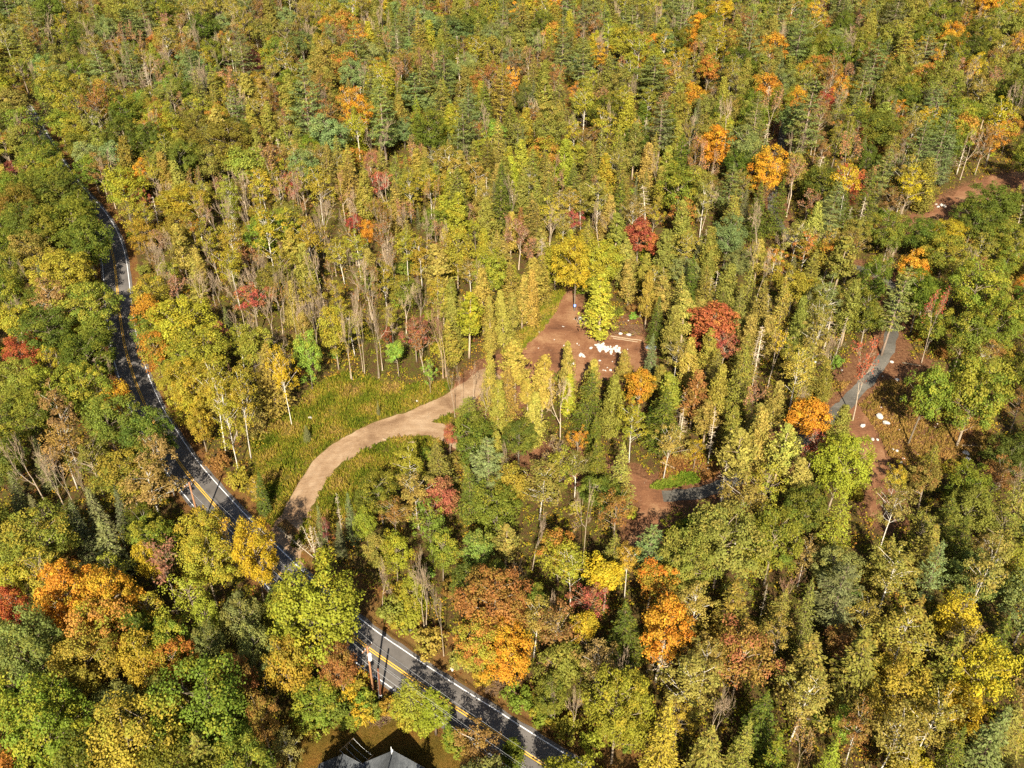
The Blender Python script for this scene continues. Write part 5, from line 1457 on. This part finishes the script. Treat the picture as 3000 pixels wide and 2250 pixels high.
def utility_pole(q, h, label, arm=True, can=True, mat=M_POLE):
    root = bpy.data.objects.new('utility_pole', None); COL.objects.link(root)
    root.location = (*q, float(base_z(*q))); root.rotation_euler = (0, 0, yaw)
    root['label'] = label; root['category'] = 'utility pole'
    mb = MB(); mb.tube(np.array([[0, 0, -.6], [0, 0, h * .5], [0, 0, h]]), [.19, .165, .135], 12); link('pole', mb.mesh('pole', mat, True), parent=root)
    if arm:
        mb = MB(); mb.box((0.0, 0, h - .45), (.11, 2.3, .13)); link('crossarm', mb.mesh('crossarm', M_POLE), parent=root)
        for y_ in (-1.0, -.45, 1.0):
            mb = MB(); mb.tube(np.array([[0, y_, h - .38], [0, y_, h - .3], [0, y_, h - .2], [0, y_, h - .12]]), [.04, .075, .05, .07], 8); link('insulator', mb.mesh('insulator', M_CERAM, True), parent=root)
        for y_ in (-.6, .6):
            mb = MB(); mb.tube(np.array([[0, y_, h - .5], [0, 0, h - 1.1]]), [.02, .02], 5); link('brace', mb.mesh('brace', M_STEEL), parent=root)
    if can:
        c = MB(); c.tube(np.array([[.42, -.1, h - 2.75], [.42, -.1, h - 2.7], [.42, -.1, h - 1.55], [.42, -.1, h - 1.5], [.42, -.1, h - 1.42]]), [.27, .29, .29, .3, .2], 16)
        cn = link('transformer', c.mesh('transformer', M_CAN, True), parent=root)
        for y_ in (-.22, .02):
            b = MB(); b.tube(np.array([[.42, y_, h - 1.45], [.42, y_, h - 1.3], [.42, y_, h - 1.15]]), [.05, .07, .03], 7); link('bushing', b.mesh('bushing', M_CERAM, True), parent=cn)
        b = MB(); b.box((.2, -.1, h - 1.8), (.3, .1, .08)); b.box((.2, -.1, h - 2.4), (.3, .1, .08)); link('bracket', b.mesh('bracket', M_STEEL), parent=root)
    return root
utility_pole(pb, ph, 'tall tan utility pole with crossarm and white transformer can')
sb = unproj(1116, 2046); shh = height_for(sb, 1957)
o = utility_pole(sb, shh, 'short dark brown pole stub standing beside the transformer pole', arm=False, can=False, mat=M_POLE2)
mb = MB()
for k in range(3): mb.tube(np.array([[0, 0, .5 + .2 * k], [0, 0, .56 + .2 * k]]), [.21, .21], 12)
link('steel_band', mb.mesh('steel_band', M_STEEL), parent=o); o.rotation_euler[1] = .03
side = np.array([-road_dir[1], road_dir[0]])
nxt = pb + road_dir * 46 + side * .6
_i = i0 - 24
_d = nrm(ROAD[_i + 2] - ROAD[_i - 2]); prv = ROAD[_i] - np.array([-_d[1], _d[0]]) * 4.6
utility_pole(nxt, ph - 1, 'utility pole farther along the road past the tan birch', can=False)
utility_pole(prv, ph - .5, 'utility pole up the road among the yellow maples', can=False)

def wire(A, B, sag, rad, label, name='overhead_wire', n=25):
    t = np.linspace(0, 1, n)[:, None]
    p = A + (B - A) * t
    p[:, 2] -= sag * 4 * (t * (1 - t))[:, 0]
    mb = MB(); mb.tube(p - A, np.full(n, rad), 5)
    link(name, mb.mesh(name, M_WIRE, True), loc=A, label=label, cat='wire', group='overhead wires along the road')
def top(q, h, dz, off=0.0):
    return np.array([q[0] + side[0] * off, q[1] + side[1] * off, float(base_z(*q)) + h - dz])
for off, dz, rad, lb in ((1.0, .1, .011, 'overhead power wire on the forest side of the crossarm'), (-1.0, .1, .011, 'overhead power wire on the house side of the crossarm'),
                         (0.16, 2.9, .012, 'overhead neutral wire below the transformer'), (0.18, 5.0, .022, 'thick overhead cable slung lowest along the road')):
    wire(top(pb, ph, dz, off), top(nxt, ph - 1, dz, off), .7, rad, lb + ', running downhill')
    wire(top(pb, ph, dz, off), top(prv, ph - .5, dz, off), .8, rad, lb + ', running uphill')
ga = unproj(1060, 2012)
wire(top(pb, ph, 1.0), np.array([*ga, float(base_z(*ga)) + .05]), .0, .010, 'straight guy wire stretched from transformer pole to ground', 'guy_wire', 3)
gb = unproj(1112, 2075)
wire(top(sb, shh, .8), np.array([*gb, float(base_z(*gb)) + .05]), .0, .010, 'short guy wire anchoring the pole stub by the lawn', 'guy_wire', 3)

# ------------------------------------------------------------------ house at the foot of the picture
m, nt, out = mat_new('asphalt_shingles'); g = N(nt)
tcn = g.node('ShaderNodeTexCoord').outputs['Object']
br = g.node('ShaderNodeTexBrick'); br.inputs['Scale'].default_value = 1.0
br.inputs['Brick Width'].default_value = .32; br.inputs['Row Height'].default_value = .15; br.inputs['Mortar Size'].default_value = .008
br.inputs['Color1'].default_value = (.04, .044, .048, 1); br.inputs['Color2'].default_value = (.062, .066, .07, 1); br.inputs['Mortar'].default_value = (.018, .018, .018, 1)
g.l(g.attr('uvs', 'GEOMETRY', 'Vector'), br.inputs['Vector'])
nn = g.noise(1.2, 4, .6)
col = g.mix(1.0, br.outputs['Color'], g.ramp(nn, [(.3, (.8, .8, .8)), (.7, (1.25, 1.25, 1.22))]), 'MULTIPLY')
g.bsdf(col, out, .85, .3, br.outputs['Fac'], .6, .02)
M_SHING = m
M_RIDGE = flat_mat('ridge_shingle', (.055, .058, .062), .85, .3, .15)
M_SIDING = flat_mat('white_siding', (.62, .61, .58), .6, .3, .06, 2.0)
M_TRIM = flat_mat('white_trim', (.78, .78, .76), .5, .4, .04, 3.0)
M_GLASS = flat_mat('window_glass', (.03, .04, .05), .08, .6, .1)

def roof_plane(pts, mat, parent, name='roof_slope', th=.12, across=None):
    pts = np.array(pts, float)
    u = nrm(pts[1] - pts[0]); nrmv = nrm(np.cross(pts[1] - pts[0], pts[2] - pts[0])); v_ = np.cross(nrmv, u)
    V = np.vstack([pts, pts - nrmv * th]); k = len(pts)
    F4 = [[(i, (i + 1) % k, k + (i + 1) % k, k + i)] for i in range(k)]
    F = [np.array([list(range(k)), list(range(2 * k - 1, k - 1, -1))]), np.array([f[0] for f in F4])]
    me = mesh_np(name, V, F if k != 4 else np.vstack(F), mat)
    at = me.attributes.new('uvs', 'FLOAT_VECTOR', 'POINT')
    uv = np.stack([(V - pts[0]) @ u, (V - pts[0]) @ v_, np.zeros(len(V))], 1)
    at.data.foreach_set('vector', uv.astype(np.float32).ravel())
    return link(name, me, parent=parent)

def gable_block(root, cx, y0, y1, hw, eave, pitch, zoff=0.0, over=.35):
    """walls and gable roof, ridge along local y"""
    pk = eave + hw * pitch
    mb = MB()
    V = np.array([(cx - hw, y0, zoff - 1.5), (cx + hw, y0, zoff - 1.5), (cx + hw, y0, eave), (cx, y0, pk), (cx - hw, y0, eave),
                  (cx - hw, y1, zoff - 1.5), (cx + hw, y1, zoff - 1.5), (cx + hw, y1, eave), (cx, y1, pk), (cx - hw, y1, eave)])
    mb.add(V, [(0, 5, 9, 4)[::-1], (1, 2, 7, 6), (0, 1, 6, 5)], [(0, 1, 2), (0, 2, 4), (2, 3, 4), (5, 7, 6), (5, 9, 7), (7, 9, 8)])
    w = link('wall', mb.mesh('wall', M_SIDING), parent=root)
    e = over; ez = eave - e * pitch
    up = .10
    for s in (-1, 1):
        a = (cx + s * (hw + e), y0 - e, ez + up); b = (cx + s * (hw + e), y1 + e, ez + up); c = (cx + s * .002, y1 + e, pk + up); d = (cx + s * .002, y0 - e, pk + up)
        roof_plane([a, b, c, d] if s > 0 else [b, a, d, c], M_SHING, root)
        for yy in (y1 + e + .02,):
            t = MB(); t.tube(np.array([[cx + s * (hw + e), yy, ez - .02], [cx, yy, pk - .02]]), [.07, .07], 4); link('fascia', t.mesh('fascia', M_TRIM), parent=root)
    rc = MB(); rc.tube(np.array([[cx, y0 - e, pk + up + .02], [cx, y1 + e, pk + up + .02]]), [.07, .07], 6); link('ridge_cap', rc.mesh('ridge_cap', M_RIDGE), parent=root)
    return pk

PK = 6.6
ap = unproj(1151, 2199, PK)
hz = float(base_z(*ap))
house = bpy.data.objects.new('house', None); COL.objects.link(house)
house.location = (ap[0], ap[1], hz); house.rotation_euler = (0, 0, R(-6))
house['label'] = 'house with dark grey shingled gables on the shaded lawn'; house['category'] = 'house'
pk1 = gable_block(house, 0, -13, -.35, 4.7, 2.85, .78)
a2 = unproj(1005, 2211, 5.6)
dx2, dy2 = a2 - ap
c6, s6 = math.cos(R(6)), math.sin(R(6))
lx, ly = dx2 * c6 - dy2 * s6, dx2 * s6 + dy2 * c6
gable_block(house, lx, ly - 11, ly - .35, 3.6, 2.8, .78)
gable_block(house, 4.2, -9, -2.6, 2.6, 2.6, .62)
mb = MB(); mb.tube(np.array([[0, -.6, pk1], [0, -.6, pk1 + 1.0], [0, -.6, pk1 + 1.9]]), [.07, .06, .02], 8); link('antenna_mast', mb.mesh('antenna_mast', M_TRIM, True), parent=house)
mb = MB(); mb.tube(np.array([[.1, -.6, pk1 + .95], [.16, -.62, pk1 + .97]]), [.26, .2], 12); link('dish', mb.mesh('dish', M_STEEL, True), parent=house)
for vx, vy in ((2.3, -1.8), (-2.0, -3.2)):
    vz = pk1 - abs(vx) * .78
    mb = MB(); mb.tube(np.array([[vx, vy, vz - .1], [vx, vy, vz + .55]]), [.06, .06], 8); link('vent_pipe', mb.mesh('vent_pipe', M_TRIM, True), parent=house)
for wx in (-2.2, 2.2):
    mb = MB(); mb.box((wx, -.32, 1.5), (1.2, .08, 1.3)); w = link('window', mb.mesh('window', M_TRIM), parent=house)
    mb = MB(); mb.box((wx, -.27, 1.5), (1.0, .02, 1.1)); link('pane', mb.mesh('pane', M_GLASS), parent=w)

# clothesline: two timber T-posts with lines
def tpost(q, rot, label):
    root = bpy.data.objects.new('clothesline_post', None); COL.objects.link(root)
    root.location = (*q, float(base_z(*q))); root.rotation_euler = (0, 0, rot)
    root['label'] = label; root['category'] = 'post'
    mb = MB(); mb.box((0, 0, .8), (.12, .12, 2.6)); link('post', mb.mesh('post', M_CUT), parent=root)
    mb = MB(); mb.box((0, 0, 2.16), (3.0, .11, .12)); link('crossbar', mb.mesh('crossbar', M_CUT), parent=root)
    for s in (-1, 1):
        mb = MB(); mb.tube(np.array([[s * .06, 0, 1.55], [s * .6, 0, 2.1]]), [.04, .04], 5); link('brace', mb.mesh('brace', M_CUT), parent=root)
t1 = unproj(1015, 2181, 2.15); t2 = unproj(1072, 2233, 2.15)
rot = math.atan2(*(np.array([1.0, .9])[::-1])) - .1
dirn = nrm(t2 - t1); rot = math.atan2(dirn[1], dirn[0]) + math.pi / 2
tpost(t1, rot, 'pale timber clothesline post standing out on the lawn')
tpost(t2, rot, 'timber clothesline post in shadow close to the house')
pr = np.array([math.cos(rot), math.sin(rot)])
for k, o_ in enumerate((-1.3, -.45, .45, 1.3)):
    A = np.array([*(t1 + pr * o_), float(base_z(*t1)) + 2.24]); B = np.array([*(t2 + pr * o_), float(base_z(*t2)) + 2.24])
    tt = np.linspace(0, 1, 11)[:, None]; p = A + (B - A) * tt; p[:, 2] -= .25 * 4 * (tt * (1 - tt))[:, 0]
    mb = MB(); mb.tube(p - A, np.full(11, .014), 4)
    link('clothes_line', mb.mesh('clothes_line', M_TRIM), loc=A, label='sagging white cord strung between the two clothesline posts', cat='cord', group='cords of the clothesline')
# ------------------------------------------------------------------ ground cover nobody could count
def tone_mat(name, stops, trans=.25):
    m, nt, out = mat_new(name); g = N(nt)
    col = g.ramp(g.attr('tone'), stops)
    d = g.node('ShaderNodeBsdfDiffuse'); g.l(col, d.inputs[0])
    t = g.node('ShaderNodeBsdfTranslucent'); g.l(col, t.inputs[0])
    mx = g.node('ShaderNodeMixShader'); mx.inputs[0].default_value = trans
    g.l(d.outputs[0], mx.inputs[1]); g.l(t.outputs[0], mx.inputs[2]); g.l(mx.outputs[0], out.inputs[0])
    return m
ur = np.random.default_rng(91)

def open_sd(x, y):
    s = np.full(x.shape, 99.0)
    for poly in (CLEAR, UDIRT):
        s = np.minimum(s, poly_sd(x, y, poly))
    for ln, hw in ((DRIVE, 2.9), (SPUR, 2.4), (GRAVEL, 2.3), (DIRT2, 3.1), (RDIRT, 3.0)):
        s = np.minimum(s, np.abs(line_dist(x, y, ln[::3])) - hw)
    return s

def in_view(x, y, pad=60):
    z = base_z(x, y)
    zz = z - CAMZ
    dep = y * CP - zz * SP
    px = PW / 2 + FPX * x / dep; py = PH / 2 + FPX * (-zz * CP - y * SP) / dep
    return (px > -pad) & (px < PW + pad) & (py > -pad) & (py < PH + pad)

# undergrowth under and between the trees
n = 70000
ux, uy = ur.uniform(-260, 260, n), 30 + 330 * ur.random(n) ** 1.25
k = in_view(ux, uy)
ux, uy = ux[k], uy[k]
rs = road_sd(ux, uy)
k = ((rs < -4.4) | (rs > 7.8)) & (open_sd(ux, uy) > .5) & (poly_sd(ux, uy, LAWN) > .3) & (poly_sd(ux, uy, RCLEAR) > -1) & (poly_sd(ux, uy, MEADOW) > -1.5)
k &= (wob(ux, uy, 9, 31) + ur.normal(0, .5, len(ux))) > -.75
ux, uy = ux[k][:24000], uy[k][:24000]
n = len(ux); per = 16
h = ur.uniform(.35, 1.5, n) * np.where(ur.random(n) < .2, 1.6, 1)
tone0 = np.clip(.38 + .22 * wob(ux, uy, 22, 41) + ur.normal(0, .16, n), 0, 1)
C = np.repeat(np.stack([ux, uy, base_z(ux, uy)], 1), per, 0)
H_r = np.repeat(h, per)
d = ur.normal(0, 1, (n * per, 3)); rad = H_r * .62 + .2
C[:, 0] += d[:, 0] * rad * .7; C[:, 1] += d[:, 1] * rad * .7; C[:, 2] += np.abs(ur.random(n * per)) ** .8 * H_r
nn = d * np.array([.5, .5, .3]) + np.array([0, -.15, .8]) + ur.normal(0, .35, (n * per, 3))
V, F = kites(C, nn, ur.uniform(.2, .46, n * per), .72, ur)
tone = np.clip(np.repeat(tone0, per) + ur.normal(0, .1, n * per), 0, 1)
M_UNDER = tone_mat('undergrowth_leaves', [(0, alb((96, 106, 36))), (.3, alb((146, 148, 44))), (.5, alb((180, 158, 52))), (.68, alb((198, 152, 58))), (.84, alb((178, 112, 62))), (1, alb((150, 84, 56)))])
o = link('undergrowth', mesh_np('undergrowth', V, F, M_UNDER, {'tone': ('FACE', tone)}), kind='stuff', label='low leafy undergrowth covering the forest floor', cat='undergrowth')

# tall grass and weeds of the meadow, dry grass of the opening by the driveway, roadside verge
def grass(name, n, box, keep, hmin, hmax, stops, seed, label, blades=7, wid=.10, tone_wl=7):
    r = np.random.default_rng(seed)
    x, y = r.uniform(box[0], box[2], n), r.uniform(box[1], box[3], n)
    k = keep(x, y); x, y = x[k], y[k]; n = len(x)
    hh = r.uniform(hmin, hmax, n) * (1 + .35 * wob(x, y, 5, seed + 1))
    hh = np.maximum(hh, .08)
    m = n * blades
    X = np.repeat(x, blades) + r.normal(0, .16, m); Y = np.repeat(y, blades) + r.normal(0, .16, m)
    Z = base_z(X, Y); hb = np.repeat(hh, blades) * r.uniform(.6, 1.15, m)
    az = r.uniform(0, 6.28, m); w = wid * r.uniform(.6, 1.4, m)
    lx, ly = r.normal(0, .3, m) * hb, r.normal(0, .3, m) * hb
    a = np.stack([X - np.cos(az) * w, Y - np.sin(az) * w, Z - .02], 1); b = np.stack([X + np.cos(az) * w, Y + np.sin(az) * w, Z - .02], 1)
    c = np.stack([X + lx + np.cos(az) * w * .5, Y + ly + np.sin(az) * w * .5, Z + hb], 1); e = np.stack([X + lx - np.cos(az) * w * .5, Y + ly - np.sin(az) * w * .5, Z + hb * .92], 1)
    V = np.stack([a, b, c, e], 1).reshape(-1, 3); F = np.arange(4 * m).reshape(-1, 4)
    tone = np.clip(np.repeat(.42 + .3 * wob(x, y, tone_wl, seed + 2), blades) + r.normal(0, .16, m), 0, 1)
    link(name, mesh_np(name, V, F, tone_mat(name + '_blades', stops, .35), {'tone': ('FACE', tone)}), kind='stuff', label=label, cat='grass')
MB_ = bbox(MEADOW, 3)
GST = [(0, alb((98, 112, 34))), (.35, alb((142, 146, 46))), (.6, alb((178, 154, 58))), (.82, alb((192, 162, 88))), (1, alb((178, 138, 84)))]
grass('meadow_grass', 17000, MB_, lambda x, y: (poly_sd(x, y, MEADOW) < 0) & (open_sd(x, y) > -.1) & (road_sd(x, y) > 4.5), .3, .95, GST, 201, 'tall green and straw-coloured meadow grass along the dirt track')
grass('clearing_grass', 5000, bbox(GREEN2, 2), lambda x, y: (poly_sd(x, y, GREEN2) < 1) & (poly_sd(x, y, CLEAR) > -.4), .25, .7, GST, 211, 'green weeds along the edge of the dirt clearing')
DST = [(0, alb((132, 122, 54))), (.3, alb((172, 140, 70))), (.65, alb((204, 162, 92))), (1, alb((170, 112, 62)))]
grass('dry_grass', 9000, bbox(RCLEAR, 2), lambda x, y: (poly_sd(x, y, RCLEAR) < 0) & (open_sd(x, y) > .2) & (y < unproj(2700, 1120)[1]), .2, .55, DST, 221, 'dry golden grass in the opening with white boulders')
grass('bank_weeds', 2600, bbox(BANK, 2), lambda x, y: (poly_sd(x, y, BANK) < 0), .3, .8, [(0, alb((170, 120, 66))), (.5, alb((188, 142, 80))), (1, alb((150, 96, 60)))], 231, 'rusty weeds on the bank above the gravel driveway')
LIME = P([(1905, 1428), (1960, 1402), (2030, 1395), (2045, 1412), (1990, 1424), (1930, 1436)])
grass('roadside_ferns', 1500, bbox(LIME, 1), lambda x, y: (poly_sd(x, y, LIME) < 0) & (np.abs(line_dist(x, y, GRAVEL[::3])) > 2.2), .4, .9, [(0, alb((112, 138, 42))), (.5, alb((136, 156, 52))), (1, alb((160, 160, 66)))], 241, 'patch of vivid lime green weeds beside the gravel driveway', wid=.16)
VST = [(0, alb((140, 128, 54))), (.4, alb((176, 136, 70))), (.7, alb((186, 128, 74))), (1, alb((150, 96, 62)))]
grass('verge_grass', 15000, (-60, 34, 60, 200), lambda x, y: (road_sd(x, y) > 3.9) & (road_sd(x, y) < 9.5) & (open_sd(x, y) > .3), .08, .32, VST, 251, 'short rusty grass and leaf litter on the road verge')
LST = [(0, alb((118, 104, 40))), (.5, alb((164, 132, 60))), (1, alb((190, 136, 72)))]
grass('lawn_grass', 16000, bbox(LAWN, 1), lambda x, y: (poly_sd(x, y, LAWN) < 0) & in_view(x, y, 150), .05, .12, LST, 261, 'short golden lawn grass behind the house', blades=6, wid=.05)

print('done', round(time.time() - T0, 1), 's; tris', sum(len(m.polygons) * 2 for m in bpy.data.meshes), 'objects', len(bpy.data.objects))
